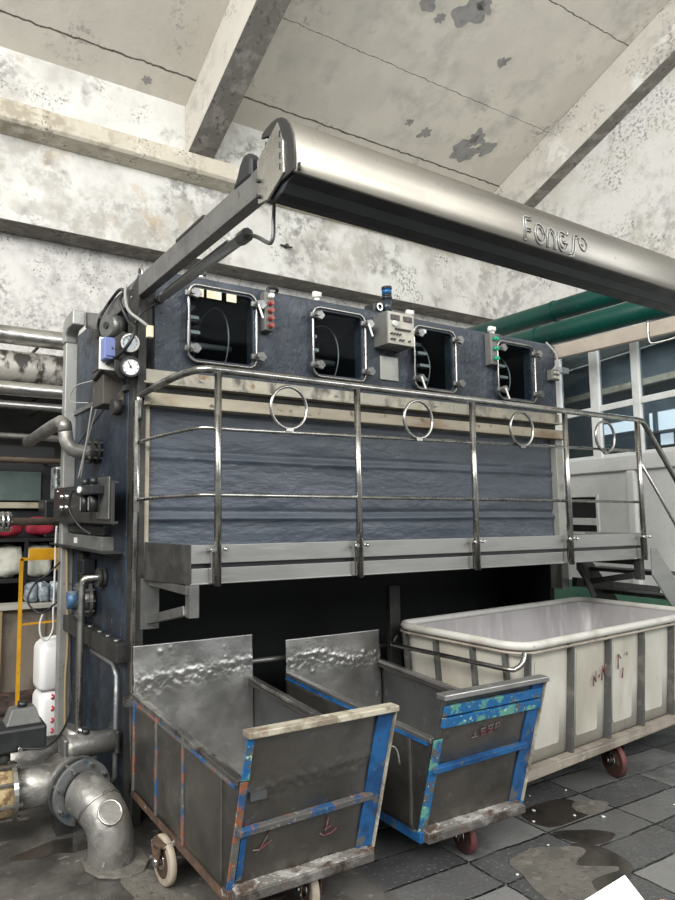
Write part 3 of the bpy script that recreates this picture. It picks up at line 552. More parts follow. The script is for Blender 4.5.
# underside trough: a dark lip, a groove and a lower channel
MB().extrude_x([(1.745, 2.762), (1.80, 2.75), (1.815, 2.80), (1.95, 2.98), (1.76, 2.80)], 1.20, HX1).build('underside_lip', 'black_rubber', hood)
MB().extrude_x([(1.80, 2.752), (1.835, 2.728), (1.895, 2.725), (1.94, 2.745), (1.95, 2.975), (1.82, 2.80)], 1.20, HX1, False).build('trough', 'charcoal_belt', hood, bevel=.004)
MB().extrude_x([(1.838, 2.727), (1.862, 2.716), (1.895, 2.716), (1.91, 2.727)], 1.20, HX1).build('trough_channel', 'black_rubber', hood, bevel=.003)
MB().box(1.20, 1.730, 2.765, 1.206, 1.742, 2.79).build('corner_tab', 'dark_frame', hood)
# raised lettering on the front face, drawn as bent rods
LX = [2.395]; mbL = MB()
def stroke(pts, x0, sc=.112, z0=2.776, r=.0038):
    pp = []
    for u, v in pts:
        z = z0+v*sc; y = 1.738
        for (ya, za), (yb, zb) in zip(outer, outer[1:]):
            if za <= z <= zb: y = ya+(yb-ya)*(z-za)/(zb-za)
        pp.append((x0+u*sc*.95, y-.004, z))
    mbL.tube(pp, r, 8)
def ring2(x0, cx, cz, rx, rz, a0=0, a1=360, n=16, r=.0032, **k): stroke([(cx+rx*math.cos(math.radians(a0+(a1-a0)*i/n)), cz+rz*math.sin(math.radians(a0+(a1-a0)*i/n))) for i in range(n+1)], x0, r=r, **k)
x = 2.395     # F
for off in (0, .13):
    stroke([(0+off, 0), (0+off, .75-off*.3)]+[(.22+(-.22+off)*math.cos(math.radians(g)), .75-off*.3+(.25-off*.6)*math.sin(math.radians(g))) for g in (20, 45, 70, 90)]+[(.55, 1-off)], x)
stroke([(0, 0), (.13, 0)], x); stroke([(.13, .5), (.42, .5), (.42, .38), (.13, .38)], x)
x = 2.468     # O
ring2(x, .33, .42, .33, .42); ring2(x, .33, .42, .19, .26)
x = 2.553     # N
stroke([(0, 0), (0, .5), (.08, .72), (.3, .85), (.5, .72), (.6, .5), (.6, 0), (.47, 0), (.47, .5), (.3, .7), (.13, .5), (.13, 0), (0, 0)], x)
x = 2.630     # G
ring2(x, .33, .42, .33, .42, 50, 350); ring2(x, .33, .42, .2, .27, 50, 330); stroke([(.66, .36), (.36, .36), (.36, .46), (.5, .46)], x)
x = 2.704     # apostrophe
stroke([(.08, .95), (.02, .75)], x)
x = 2.712     # S
stroke([(.72, .9), (.5, .9), (.38, .78), (.3, .5), (.22, .12), (.12, 0), (-.02, 0)], x); stroke([(.72, .78), (.56, .76), (.48, .6), (.4, .2), (.28, -.08), (.1, -.12), (-.02, -.12)], x)
x = 2.80      # registered mark
ring2(x, .22, .60, .26, .30, r=.003); stroke([(.1, .5), (.1, .74), (.2, .74), (.22, .66), (.1, .62), (.22, .5)], x, r=.002)
hood.rotation_euler = (0, 0, math.radians(1.05))
mbL.build('raised_lettering', 'column_steel', hood, label='raised steel lettering on the hood face')

def arm_(x, label, m, back, z0=2.78, z1=2.892):
    a = thing('support_arm', label, 'arm', (x, 3.3, 2.78), 'steel arms carrying the hood')
    MB().box(x, 1.972, z0, x+.055, back, z1).build('beam', m, a, bevel=.004)
    return a
la = arm_(1.19, 'grey square steel arm at the left end carrying the hood', 'arm_steel', 4.02)
MB().box(1.188, 1.973, 2.772, 1.25, 1.985, 2.90).build('end_bracket', 'dark_frame', la, bevel=.003)
MB().hexa((1.19, 4.02, 2.78), (1.245, 4.02, 2.78), (1.245, 4.32, 2.87), (1.19, 4.32, 2.87), (1.19, 4.02, 2.892), (1.245, 4.02, 2.892), (1.245, 4.32, 2.985), (1.19, 4.32, 2.985)).build('rear_bend', 'arm_steel', la, bevel=.004)
mb = MB(); mb.slab([(1.184, y, z) for y, z in ((2.03, 2.88), (2.03, 2.95), (2.05, 2.985), (2.09, 2.99), (2.12, 2.965), (2.14, 2.93), (2.18, 2.885))], (.05, 0, 0)); mb.build('cable_boot', 'black_rubber', la, bevel=.012)
mb = MB(); mb.box(1.187, 2.45, 2.889, 1.245, 2.75, 2.902); mb.build('cover_strip', 'dark_frame', la)
mb = MB(); mb.box(1.192, 3.30, 2.60, 1.29, 3.42, 2.79); mb.slab([(1.186, y, z) for y, z in ((3.32, 2.50), (3.42, 2.50), (3.42, 2.84), (3.26, 2.90), (3.26, 2.76))], (.02, 0, 0)); mb.build('upright', 'dark_frame', la, bevel=.004)
mb = MB(); mb.tube([(1.24, 3.37+.028*math.cos(g), 2.945+.04*math.sin(g)) for g in [math.radians(-50+28*i) for i in range(11)]], .009, 8); mb.build('lifting_eye', 'stainless', la)
for z in (2.80, 2.85): MB().cyl((1.19, 3.36, z), (1.178, 3.36, z), .009, 8).build('bolt', 'arm_steel', la)
ra = arm_(4.80, 'beige square steel arm at the right end carrying the hood', 'arm_beige', 3.50, 2.85, 2.96)

# hook rods and tube lamps under the arms
lamp = thing('tube_lamp', 'slim steel tube light hanging along the left arm', 'lamp', (1.33, 2.9, 2.76))
MB().cyl((1.31, 2.31, 2.768), (1.31, 3.24, 2.775), .023, 16).build('tube', 'lamp_casing', lamp)
MB().box(1.29, 2.42, 2.786, 1.33, 3.15, 2.80).build('reflector', 'lamp_casing', lamp, bevel=.004)
MB().cyl((1.31, 2.27, 2.768), (1.31, 2.33, 2.768), .030, 8, smooth=False).build('end_cap', 'arm_steel', lamp); MB().cyl((1.31, 3.20, 2.775), (1.31, 3.26, 2.775), .026, 14).build('end_cap', 'arm_steel', lamp)
MB().tube(bez([(1.31, 2.28, 2.768), (1.31, 2.20, 2.73), (1.305, 2.10, 2.665), (1.30, 2.065, 2.655), (1.30, 2.052, 2.68), (1.30, 2.05, 2.74)], 6)+[(1.30, 1.96, 2.83)][:0]+[(1.30, 1.95, 2.82)][:0]+[(1.30, 2.045, 2.80), (1.245, 2.045, 2.81)], .0085, 8).build('hook_rod', 'arm_steel', lamp)
hk = MB().tube(bez([(4.86, 2.35, 2.85), (4.86, 2.38, 2.825), (4.80, 2.52, 2.80), (4.785, 2.55, 2.83), (4.785, 2.55, 2.97)], 6), .007, 8).build('hook_rod', 'stainless_tube')
tag(hk, 'bent steel hook rod at the right arm', 'rod')

# ------------------------------------------------------------------ access platform with railing and stair
pf = thing('access_platform', 'grey steel access platform with tube railing along the machine front', 'platform', (3, 2.9, 1.26))
PY = 2.75
MB().box(1.275, PY, 1.358, 4.93, PY+.012, 1.445).build('upper_fascia', 'fascia_steel', pf, bevel=.003)
MB().box(1.275, PY+.004, 1.26, 4.93, PY+.016, 1.336).box(1.275, PY-.004, 1.262, 4.93, PY+.02, 1.268).build('lower_fascia', 'fascia_steel', pf, bevel=.002)
MB().box(1.277, PY+.02, 1.33, 4.93, PY+.03, 1.365).build('fascia_gap', 'black_plastic', pf)
MB().slab([(1.272, PY, 1.262), (1.272, PY, 1.447), (1.236, 3.25, 1.442), (1.236, 3.25, 1.242)], (.01, 0, 0)).build('end_plate', 'dark_frame', pf, bevel=.003)
MB().box(1.29, PY+.03, 1.27, 4.93, 3.285, 1.30).build('deck', 'dark_paint', pf)
MB().box(4.93, PY-.01, 1.28, 4.96, 3.2, 1.445).build('end_plate', 'fascia_steel', pf, bevel=.006)
RY = 2.715; posts = [1.40, 2.25, 3.14, 4.03, 4.87]
for x in posts:
    p = MB().cyl((x, RY, 1.256), (x, RY, 2.275), .0175, 16).build('post', 'stainless_tube', pf)
    MB().box(x-.045, RY-.012, 1.418, x+.045, RY+.04, 1.432).cyl((x-.04, RY-.01, 1.425), (x-.04, RY-.03, 1.425), .010, 8).cyl((x+.04, RY-.01, 1.425), (x+.04, RY-.03, 1.425), .010, 8).box(x-.03, RY+.01, 1.27, x-.018, RY+.035, 1.42).build('clamp', 'chrome', p)
ZT = 2.282
def railpath(z, x1, zl):
    return [(1.205, 3.27, zl), (1.24, 3.0, zl+(z-zl)*.6), (1.30, 2.80, z-.005), (1.335, 2.745, z), (1.40, RY, z), (x1, RY, z)]
MB().tube(bez([(1.205, 3.28, 2.10), (1.205, 3.27, 2.20), (1.215, 3.24, 2.235), (1.26, 2.93, 2.27), (1.30, 2.79, ZT), (1.345, 2.725, ZT), (1.42, RY, ZT)], 6)+[(4.86, RY, ZT-.004), (4.93, RY, ZT-.01), (4.965, RY, ZT-.03), (5.36, RY, 1.83), (5.9, RY, 1.20)], .0195, 14).build('handrail', 'stainless_tube', pf)
MB().tube([(1.205, 3.28, 2.12), (1.205, 3.285, 1.20)], .0155, 12).build('post', 'stainless_tube', pf)
MB().tube(bez([(1.205, 3.28, 1.975), (1.25, 3.0, 1.99), (1.32, 2.76, 2.0), (1.40, RY, 1.997), (1.5, RY, 1.997)], 5)+[(4.87, RY, 2.045)], .0095, 10).build('rail', 'stainless_tube', pf)
MB().tube(bez([(1.205, 3.28, 1.665), (1.25, 3.0, 1.675), (1.32, 2.76, 1.68), (1.40, RY, 1.68), (1.5, RY, 1.68)], 5)+[(4.87, RY, 1.672)], .0095, 10).build('rail', 'stainless_tube', pf)
MB().tube([(4.87, RY, 1.98), (5.36, RY, 1.43), (5.8, RY, .94)], .010, 10).build('rail', 'stainless_tube', pf)
for x in (1.80, 2.685, 3.575, 4.455):
    r = MB().ring((x, RY-.01, 2.127), (0, 1, .0), .108, .0085, 36, 8).build('ring', 'stainless_tube', pf)
    MB().box(x-.022, RY-.018, 2.005, x+.022, RY, 2.022).build('ring_foot', 'stainless_tube', r)
# brackets under the deck
for x in (1.262, 4.86):
    b = MB(); b.box(x, PY+.02, 1.215, x+.045, 3.285, 1.255); b.box(x+.01, PY+.0, 1.11, x+.06, PY+.05, 1.262); b.beam((x+.022, PY+.05, 1.14), (x+.022, 3.28, 1.03), .045, .045)
    b.build('bracket', 'arm_steel' if x < 2 else 'dark_paint', pf, bevel=.003)
MB().box(1.225, 3.262, .985, 1.33, 3.285, 1.25).build('bracket_plate', 'arm_steel', pf)
# stair
MB().slab([(4.965, PY-.03, 1.14), (4.965, PY-.03, 1.34), (5.03, PY-.03, 1.34), (5.95, PY-.03, .40), (6.3, PY-.03, 0), (6.05, PY-.03, 0)], (0, .012, 0)).build('stringer', 'fascia_steel', pf, bevel=.006)
MB().slab([(4.965, 3.30, 1.14), (4.965, 3.30, 1.34), (5.03, 3.30, 1.34), (5.95, 3.30, .40), (6.3, 3.30, 0), (6.05, 3.30, 0)], (0, .012, 0)).build('stringer', 'dark_frame', pf, bevel=.006)
for i in range(6):
    t = (i+.5)/6; MB().box(5.03+t*1.05, PY-.018, 1.22-t*1.14, 5.20+t*1.05, 3.30, 1.25-t*1.14).build('tread', 'dark_paint', pf, bevel=.003)
mb = MB(); mb.beam((4.77, 3.20, 1.06), (5.9, 3.20, .93), .04, .07); mb.beam((4.70, 3.12, 1.24), (4.82, 3.08, .96), .02, .035); mb.build('cross_brace', 'dark_paint', pf)
tag(MB().cyl((1.25, 3.345, .735), (3.05, 3.345, .722), .016, 12).build('conduit_pipe', 'arm_steel'), 'thin grey pipe along the machine front behind the trolleys', 'pipe')

# ------------------------------------------------------------------ metal trolleys
def wheel(par, c, ax, R, wd, rub, name='wheel'):
    c, ax = V(c), V(ax).normalized(); b = MB().tube([c-ax*wd/2, c-ax*wd*.35, c+ax*wd*.35, c+ax*wd/2], [R*.93, R, R, R*.93], 32)
    o = b.build(name, rub, par)
    h = MB(); h.cyl(c-ax*(wd/2+.002), c+ax*(wd/2+.002), R*.68, 24); h.cyl(c-ax*(wd/2+.02), c+ax*(wd/2+.02), R*.18, 12); h.build('hub', 'wheel_hub', o); MB().cyl(c-ax*(wd/2+.035), c+ax*(wd/2+.035), R*.16, 10).cyl(c-ax*(wd/2+.006), c+ax*(wd/2+.006), R*.34, 14).build('axle', 'chrome', o); return o
def fork(par, c, ax, R, wd, top, m='arm_steel'):
    c, ax = V(c), V(ax).normalized(); f = MB(); sd = ax.cross(V((0, 0, 1)))
    for s_ in (-1, 1):
        e = c+ax*s_*(wd/2+.022); f.slab([e-sd*.02+V((0, 0, -.02)), e+sd*.02+V((0, 0, -.02)), V((e.x, e.y, 0))+sd*.045+V((0, 0, top)), V((e.x, e.y, 0))-sd*.045+V((0, 0, top))], ax*s_*.006)
    f.cyl((c.x, c.y, top-.01), (c.x, c.y, top+.012), wd+.02, 16); return f.build('caster_fork', m, par)
def dents(seed, crease=None):
    rr = random.Random(seed); P = [(rr.random(), rr.random(), rr.uniform(.010, .022), rr.uniform(-.003, .006)) for _ in range(16)]
    ph = rr.random()*6
    def f(u, v):
        r = .006*NZ.noise(V((u*5, v*5, seed)))+sum(a*math.exp(-((u-x)**2+(v-y)**2)/(s*s)) for x, y, s, a in P)
        if crease: 
            c = crease(u); d = v-c
            w_ = math.exp(-((d+.03)/.07)**2)
            r += .004*math.exp(-(d/.025)**2)+w_*(.0055*NZ.noise(V((u*22+ph, v*26, 3)))+.0035*NZ.noise(V((u*60, v*60+ph, 5))))
        return r
    return f
def trolley(label, X0, X1, Yf, rim, zt, zback, opt):
    XR = opt['xr']
    t = thing('metal_trolley', label, 'trolley', ((X0+X1)/2, 2.7, 0)); zb = .215; Yb = 3.235
    # tub
    MB().sheet((X0, Yf+.02, zb), (0, Yb-Yf-.02, 0), (0, 0, rim-zb), 40, 16, .006, lambda u, v: -dents(opt['seed'])(u, v)*.5).build('side_panel', 'cart_steel', t)
    MB().sheet((XR-.006, Yb, zb), (X1-XR, Yf-Yb+.02, 0), (0, 0, rim-zb), 40, 16, .006, lambda u, v: dents(opt['seed']+1)(u, v)*.4).build('side_panel', 'cart_inner', t)
    MB().slab([(X0+.006, Yf+.03, zb), (X1-.006, Yf+.03, zb), (XR-.006, Yb, zb), (X0+.006, Yb, zb)], (0, 0, .01)).build('floor_plate', 'cart_plate', t)
    # rims
    for x, xb in ((X0, X0), (X1-.03, XR-.03)):
        MB().hexa((x-.008, Yf-.10, rim-.02), (x+.03, Yf-.10, rim-.02), (xb+.03, Yb, rim+.02), (xb-.008, Yb, rim+.02), (x-.008, Yf-.10, rim), (x+.03, Yf-.10, rim), (xb+.03, Yb, rim+.04), (xb-.008, Yb, rim+.04)).build('rim_bar', opt['rim'], t, bevel=.003)
        MB().slab([(x-.009, Yf-.08, rim-.034), (x+.031, Yf-.08, rim-.034), (xb+.031, Yb, rim-.0), (xb-.009, Yb, rim-.0)], (0, 0, .016)).build('rim_under', opt['rimu'] if x == X0 else 'cart_steel', t)
    for x in (X0, X1-.006):
        MB().slab([(x, Yf+.025, zb), (x, Yf+.025, rim-.02), (x, Yf-(rim-zb)*(Yf-opt['ytop'])/(zt-zb)+.01, rim-.02), (x, Yf-.003, zb)], (.006, 0, 0)).build('corner_gusset', 'cart_steel', t)
    # raised rear plate
    cr = opt['crease']
    MB().sheet((X0+.008, Yb+.0, zb), (XR-X0-.012, 0, 0), (0, .02, zback-zb), 140, 120, .005, lambda u, v: dents(opt['seed']+2, cr)(u, v)).build('rear_plate', 'cart_plate', t)
    # front plate, leaning outwards towards the top
    e = lambda z, d=0: Yf-(z-zb)*(Yf-opt['ytop'])/(zt-zb)-d
    MB().sheet((X0+.012, e(zb), zb), (X1-X0-.024, 0, 0), (0, e(zt)-e(zb), zt-zb), 110, 90, .005, lambda u, v: dents(opt['seed']+3, opt.get('fcrease'))(u, v)*.7).build('front_plate', 'cart_steel', t)
    def strip(x0, z0, x1, z1, d, m, nm='frame_strip', th=.008, **k):
        o = MB().hexa((x0, e(z0, d), z0), (x1, e(z0, d), z0), (x1, e(z0, d-th), z0), (x0, e(z0, d-th), z0), (x0, e(z1, d), z1), (x1, e(z1, d), z1), (x1, e(z1, d-th), z1), (x0, e(z1, d-th), z1)).build(nm, m, t, bevel=.002, **k); return o
    strip(X1-.085, zb+.005, X1, zt-.01, .010, opt['right'], label='chipped blue edge strip')
    strip(X1-.004, zb, X1+.004, zt, .022, 'rusty_lip', th=.03); strip(X0-.002, rim+.005, X0+.03, zt-.01, .012, opt['leftup'])
    strip(X0-.004, zb, X0+(.026 if opt['seed'] == 3 else .045), rim, .012, opt['left'])
    if opt['seed'] == 3: strip(X0+.03, zb+.03, X0+.055, rim-.19, .012, 'blue_paint')
    MB().hexa((X0-.006, e(zt, .03), zt-.012), (X1+.006, e(zt, .03), zt-.012), (X1+.006, e(zt, -.022), zt-.012), (X0-.006, e(zt, -.022), zt-.012), (X0-.006, e(zt, .03), zt+.012), (X1+.006, e(zt, .03), zt+.012), (X1+.006, e(zt, -.022), zt+.012), (X0-.006, e(zt, -.022), zt+.012)).build('top_lip', opt['lip'], t, bevel=.004)
    MB().hexa((X0+.01, e(opt['bar'], .035), opt['bar']), (X1-.06, e(opt['bar'], .035), opt['bar']+.012), (X1-.06, e(opt['bar'], 0), opt['bar']+.012), (X0+.01, e(opt['bar'], 0), opt['bar']), (X0+.01, e(opt['bar']+.03, .035), opt['bar']+.026), (X1-.06, e(opt['bar']+.03, .035), opt['bar']+.038), (X1-.06, e(opt['bar']+.03, 0), opt['bar']+.038), (X0+.01, e(opt['bar']+.03, 0), opt['bar']+.026)).build('cross_bar', opt['barm'], t, bevel=.003)
    if opt.get('upbar'):
        for dz, th in ((-.085, .03), (-.135, .03)): strip(X0+.015, zt+dz, X1-.02, zt+dz+th+.012, .022+.008*(dz < -.1), 'blue_chipped', 'cross_bar', .02)
    # sill with a crust of salt
    MB().box(X0+.015, Yf-.05, zb-.040, X1-.02, Yf+.02, zb-.002).build('sill', 'sill_metal', t, bevel=.005)
    cr2 = random.Random(opt['seed'])
    MB().sheet((X0+.02, Yf-.045, zb), (X1-X0-.05, 0, 0), (0, .045, 0), 90, 8, .006, lambda u, v: cr2.uniform(0, .003)+v*.010).build('salt_crust', 'salt_crust', t)
    # lower chassis
    c = MB(); c.box(X0-.004, Yf-.02, zb-.045, X0+.03, Yb, zb+.002); c.slab([(X1-.03, Yf-.02, zb-.045), (X1+.004, Yf-.02, zb-.045), (XR+.004, Yb, zb-.045), (XR-.03, Yb, zb-.045)], (0, 0, .047))
    for y in (Yf+.2, 2.72, Yb-.06): c.box(X0, y-.03, zb-.04, X1, y+.03, zb-.004)
    c.build('chassis', opt['chassis'], t, bevel=.003)
    # vertical ribs on the visible side
    for y in opt['ribs']:
        MB().box(X0-.012, y-.018, zb, X0-.0, y+.004, rim+.01).build('rib', opt['ribm'], t, bevel=.002)
    # wheels: two fixed ones on the middle axle, one steering wheel at the front
    for x in (opt['wx'], X1+.02 if opt['wx'] < X0 else X1-.05):
        wheel(t, (x, 2.73, .10), (1, .04, 0), .10, .032, opt['wheel']); fork(t, (x, 2.73, .10), (1, .04, 0), .10, .032, zb-.04, 'rust')
    wc = opt['front']; wheel(t, wc, (1, -.25, 0), .085, .034, opt['wheelf']); fork(t, wc, (1, -.25, 0), .085, .034, zb-.04, 'rust')
    return t, e
t1, e1 = trolley('nearest metal trolley with dented tall plates, beige lip and one blue edge strip', 1.18, 1.865, 2.22, .635, .815, .905,
    dict(seed=3, xr=1.905, ytop=2.06, rim='rusty_steel', rimu='blue_orange_chipped', crease=lambda u: .74+.07*u, fcrease=lambda u: .62+.08*u, right='blue_paint', left='orange_chipped', leftup='blue_chipped', lip='rusty_lip', bar=.43, barm='blue_orange_chipped', chassis='rust', ribs=(2.60, 2.90, 3.2), ribm='blue_orange_chipped', wx=1.15, wheel='wheel_tan', wheelf='wheel_tan', front=(1.60, 2.29, .085)))
t2, e2 = trolley('second metal trolley with bright blue frame bars and a red wheel', 2.12, 2.785, 2.21, .632, .822, .852,
    dict(seed=11, xr=2.845, ytop=2.05, rim='cart_plate', rimu='blue_paint', crease=lambda u: .80+.05*math.sin(u*6), right='blue_paint', left='blue_chipped', leftup='cart_steel', lip='cart_plate', bar=.485, barm='blue_paint', chassis='blue_paint', ribs=(), ribm='blue_paint', wx=2.2, wheel='wheel_red', wheelf='wheel_red', front=(2.50, 2.30, .085), upbar=True))
# little hook on the side of trolley one, worn red writing on both fronts
MB().tube(bez([(1.87, 2.13, .62), (1.895, 2.11, .64), (1.915, 2.10, .62), (1.918, 2.09, .57)], 5), .004, 8).build('hook', 'arm_steel', t1)
MB().box(1.22, e1(.575, .02), .56, 1.29, e1(.575, -.0), .59).build('tab', 'cart_inner', t1)
def scribble(par, e, strokes, m, r=.0035):
    mb = MB()
    for st in strokes: mb.tube([(x, e(z, .006), z) for x, z in st], r, 6)
    return mb.build('red_marking', m, par)
scribble(t1, e1, [[(1.29, .33), (1.31, .36), (1.33, .40), (1.34, .42)], [(1.27, .35), (1.30, .345), (1.35, .37)], [(1.61, .40), (1.605, .33)], [(1.58, .34), (1.60, .325), (1.64, .33), (1.66, .345)], [(1.60, .35), (1.63, .36)], [(1.79, .40), (1.79, .33)]], 'red_mark', .0024)
e2b = e2; scribble(t2, lambda z, d=0: e2b(z, d), [[(2.370, 0.602), (2.370, 0.627)], [(2.350, 0.602), (2.390, 0.604)], [(2.410, 0.604), (2.410, 0.634), (2.435, 0.636), (2.435, 0.607), (2.410, 0.604)], [(2.410, 0.619), (2.435, 0.622)], [(2.455, 0.607), (2.455, 0.642), (2.480, 0.644)], [(2.455, 0.624), (2.480, 0.627)], [(2.455, 0.607), (2.480, 0.612)], [(2.500, 0.610), (2.500, 0.646), (2.520, 0.648), (2.525, 0.632), (2.500, 0.629), (2.530, 0.612)]], 'red_mark', .0024)
MB().box(1.13, 3.20, .62, 1.19, 3.245, .66).build('rim_cap', 'stainless', t1)

# ------------------------------------------------------------------ white plastic tub on a steel frame
TA = math.radians(5.0); TO = V((2.955, 2.295, 0))
tub = thing('laundry_tub', 'big off-white plastic tub with rolled rim in a steel frame on casters', 'tub', tuple(TO)); L, W = 2.16, .86
TM = Matrix.Translation(TO) @ Matrix.Rotation(TA, 4, 'Z')
def loop(x0, y0, x1, y1, r, n=6):
    return [(x, y) for x, y in rrect(x0, y0, x1, y1, r, n)]
def shell(levels):
    mb = MB(); rings = [[(x, y, z) for x, y in loop(a, b, L-a, W-b, r)] for a, b, r, z in levels]; n = len(rings[0])
    vs = [p for g in rings for p in g]; mb.add(vs, [(i*n+k, i*n+(k+1) % n, (i+1)*n+(k+1) % n, (i+1)*n+k) for i in range(len(rings)-1) for k in range(n)], True); return mb, rings
mb, rg = shell([(.07, .06, .10, .27), (.045, .04, .10, .55), (.02, .02, .11, .885)])
mb.add(rg[0], [list(range(len(rg[0])))[::-1]])
mb.xf(TM).build('outer_wall', 'tub_plastic', tub)
mb, rg = shell([(.05, .05, .10, .885), (.10, .09, .10, .32)]); mb.add(rg[1], [list(range(len(rg[1])))]); mb.xf(TM).build('inner_wall', 'tub_inner', tub)
mb = MB(); P = [(x, y, .895) for x, y in loop(.005, .005, L-.005, W-.005, .12, 8)]
mb.tube(P, .023, 12, closed=True); mb.xf(TM).build('rolled_rim', 'rim_plastic', tub)
mb = MB(); mb.tube([(x, y, .862) for x, y in loop(-.012, -.012, L+.012, W+.012, .13, 8)], .008, 8, closed=True); mb.xf(TM).build('rim_edge', 'rail_dirty', tub)
for i, x in enumerate((.06, .475, .88, 1.285, 1.69, 2.10)):
    MB().hexa((x-.010, .02, .27), (x+.010, .02, .27), (x+.010, .06, .27), (x-.010, .06, .27), (x-.010, -.014, .865), (x+.010, -.014, .865), (x+.010, .018, .865), (x-.010, .018, .865)).xf(TM).build('frame_post', 'post_grey', tub, bevel=.003)
for y in (.1, .30, .55, .78):
    MB().hexa((.035, y-.010, .27), (.075, y-.010, .27), (.075, y+.010, .27), (.035, y+.010, .27), (-.016, y-.010, .865), (.018, y-.010, .865), (.018, y+.010, .865), (-.016, y+.010, .865)).xf(TM).build('frame_post', 'post_grey', tub, bevel=.003)
# moulded panels between the posts
mb = MB()
for a, b in ((.09, .45), (.50, .85), (.91, 1.26), (1.31, 1.66), (1.72, 2.07)):
    q = rrect(a+.06, .34, b-.06, .81, .02, 3); n = len(q)
    mb.slab([(x, .0585-(z-.27)*.066, z) for x, z in q], (0, -.0035, 0))
mb.xf(TM).build('moulded_panel', 'tub_plastic', tub, bevel=.004)
mb = MB(); mb.box(.02, .01, .225, L-.02, .055, .275); mb.box(.02, W-.055, .225, L-.02, W-.01, .275); mb.box(.02, .01, .225, .065, W-.01, .275); mb.box(L-.065, .01, .225, L-.02, W-.01, .275); mb.box(1.0, .05, .225, 1.06, W-.05, .27)
mb.xf(TM).build('base_frame', 'rail_dirty', tub, bevel=.004)
mb = MB(); mb.tube(bez([(-.03, .82, .84), (-.09, .80, .80), (-.10, .74, .795), (-.09, .40, .795), (-.085, .05, .795), (-.055, .0, .80), (-.025, -.02, .83), (.01, -.012, .88)], 6), .013, 10)
mb.xf(TM).build('push_handle', 'stainless_tube', tub)
for x, ys_ in ((.16, (.43,)), (1.06, (.10, W-.10)), (1.98, (.43,))):
    for y in ys_:
        c = TM @ V((x, y, .10)); wheel(tub, c, (.93, -.37, 0) if x == 1.06 else (.9, .5, 0), .10, .036, 'wheel_red' if x == 1.06 else 'black_rubber'); fork(tub, c, (.93, -.37, 0) if x == 1.06 else (.9, .5, 0), .10, .036, .225, 'dark_frame')
mb = MB()
for st in ([(.72, .60), (.72, .66), (.745, .62), (.745, .68)], [(.78, .64), (.785, .66)], [(.81, .62), (.82, .70), (.84, .65), (.855, .71)], [(1.0, .66), (1.0, .75), (1.03, .72)], [(1.06, .66), (1.05, .60)], [(1.10, .73), (1.11, .75)]):
    mb.tube([(x, .042-(z-.27)*.066, z) for x, z in st], .004, 6)
mb.xf(TM).build('red_marking', 'red_mark', tub)

# ------------------------------------------------------------------ big floor pipe, valve and coupling at lower left
pp = thing('floor_pipe', 'fat galvanised elbow pipe entering the floor with flanged joint', 'pipe', (.995, 3.0, 0))
fc = V((.925, 3.215, .245)); fd = V((-.22, 1, .02)).normalized()
MB().tube(bez([(1.005, 3.02, 0), (1.005, 3.02, .09), (.995, 3.04, .16), (.972, 3.085, .212), (.95, 3.14, .238), tuple(fc-fd*.005)], 7), .106, 28).build('elbow', 'pipe_galv', pp)
MB().ring((.97, 3.09, .214), (-.25, .8, .55), .1065, .006, 32, 6).build('weld_bead', 'stainless', pp)
MB().ring((.978, 2.955, .245), (-.15, -1, 1.0), .052, .007, 28, 6).build('weld_bead', 'stainless', pp)
MB().slab([(.978+.05*math.cos(a), 2.953+.036*math.sin(a), .243+.036*math.sin(a)) for a in [i*math.pi/8 for i in range(16)]], (0, -.006, .006)).build('patch_plate', 'pipe_galv', pp, bevel=.004)
MB().annulus(fc, fd, .150, .10, .020).build('flange', 'flange_blue', pp); MB().annulus(fc+fd*.050, fd, .150, .10, .020).build('flange', 'arm_steel', pp)
MB().cyl(fc+fd*.018, fc+fd*.052, .125, 32).build('gasket', 'dark_frame', pp)
MB().bolts(fc+fd*.035, fd, .130, 8, .010, .11, .3).build('bolt', 'stainless_tube', pp)
MB().cyl(fc+fd*.05, fc+fd*.26, .115, 28).build('valve_neck', 'pipe_galv', pp)
lp = V((.78, 3.40, .245)); 
MB().cyl(lp+V((.16, .0, 0)), lp+V((-.145, -.0, 0)), .095, 28).build('branch_pipe', 'pipe_galv', pp)
MB().box(.84, 3.36, 0, .92, 3.46, .16).build('pedestal', 'dark_frame', pp)
cx = .60
mb = MB().annulus((cx+.035, 3.40, .245), (-1, 0, 0), .135, .08, .022).annulus((cx-.075, 3.40, .245), (-1, 0, 0), .135, .08, .022).build('flange', 'stainless', pp)
MB().cyl((cx+.015, 3.40, .245), (cx-.08, 3.40, .245), .112, 28).build('rubber_sleeve', 'gasket_tan', pp, label='tan stained sleeve between two steel flanges')
MB().bolts((cx-.03, 3.40, .245), (1, 0, 0), .122, 8, .010, .17, .2).build('bolt', 'stainless_tube', pp)
MB().cyl((cx-.09, 3.40, .245), (cx-1.2, 3.40, .245), .095, 28).build('branch_pipe', 'pipe_galv', pp)
tag(MB().slab([(x, y, 0) for x, y in [(.883, 3.094), (.946, 3.12), (1.03, 3.14), (1.12, 3.13), (1.17, 3.04), (1.16, 2.93), (1.11, 2.86), (1.04, 2.84), (.97, 2.86), (.91, 2.90), (.875, 2.98)]], (0, 0, .012)).build('cement_collar', 'cement_patch', bevel=.008), 'ragged cement collar around the foot of the fat elbow pipe', 'cement')
ac = thing('valve_actuator', 'grey cylindrical valve actuator lying on the flanged pipe', 'actuator', (.98, 3.36, .40))
MB().tube([(.88, 3.45, .385), (.92, 3.45, .385), (1.15, 3.45, .385)], [.054, .058, .058], 20).build('barrel', 'pipe_galv', ac)
MB().box(.87, 3.39, .325, .895, 3.51, .445).build('end_cap', 'arm_steel', ac, bevel=.01)
MB().box(1.145, 3.39, .325, 1.17, 3.51, .445).build('end_cap', 'dark_frame', ac, bevel=.01)
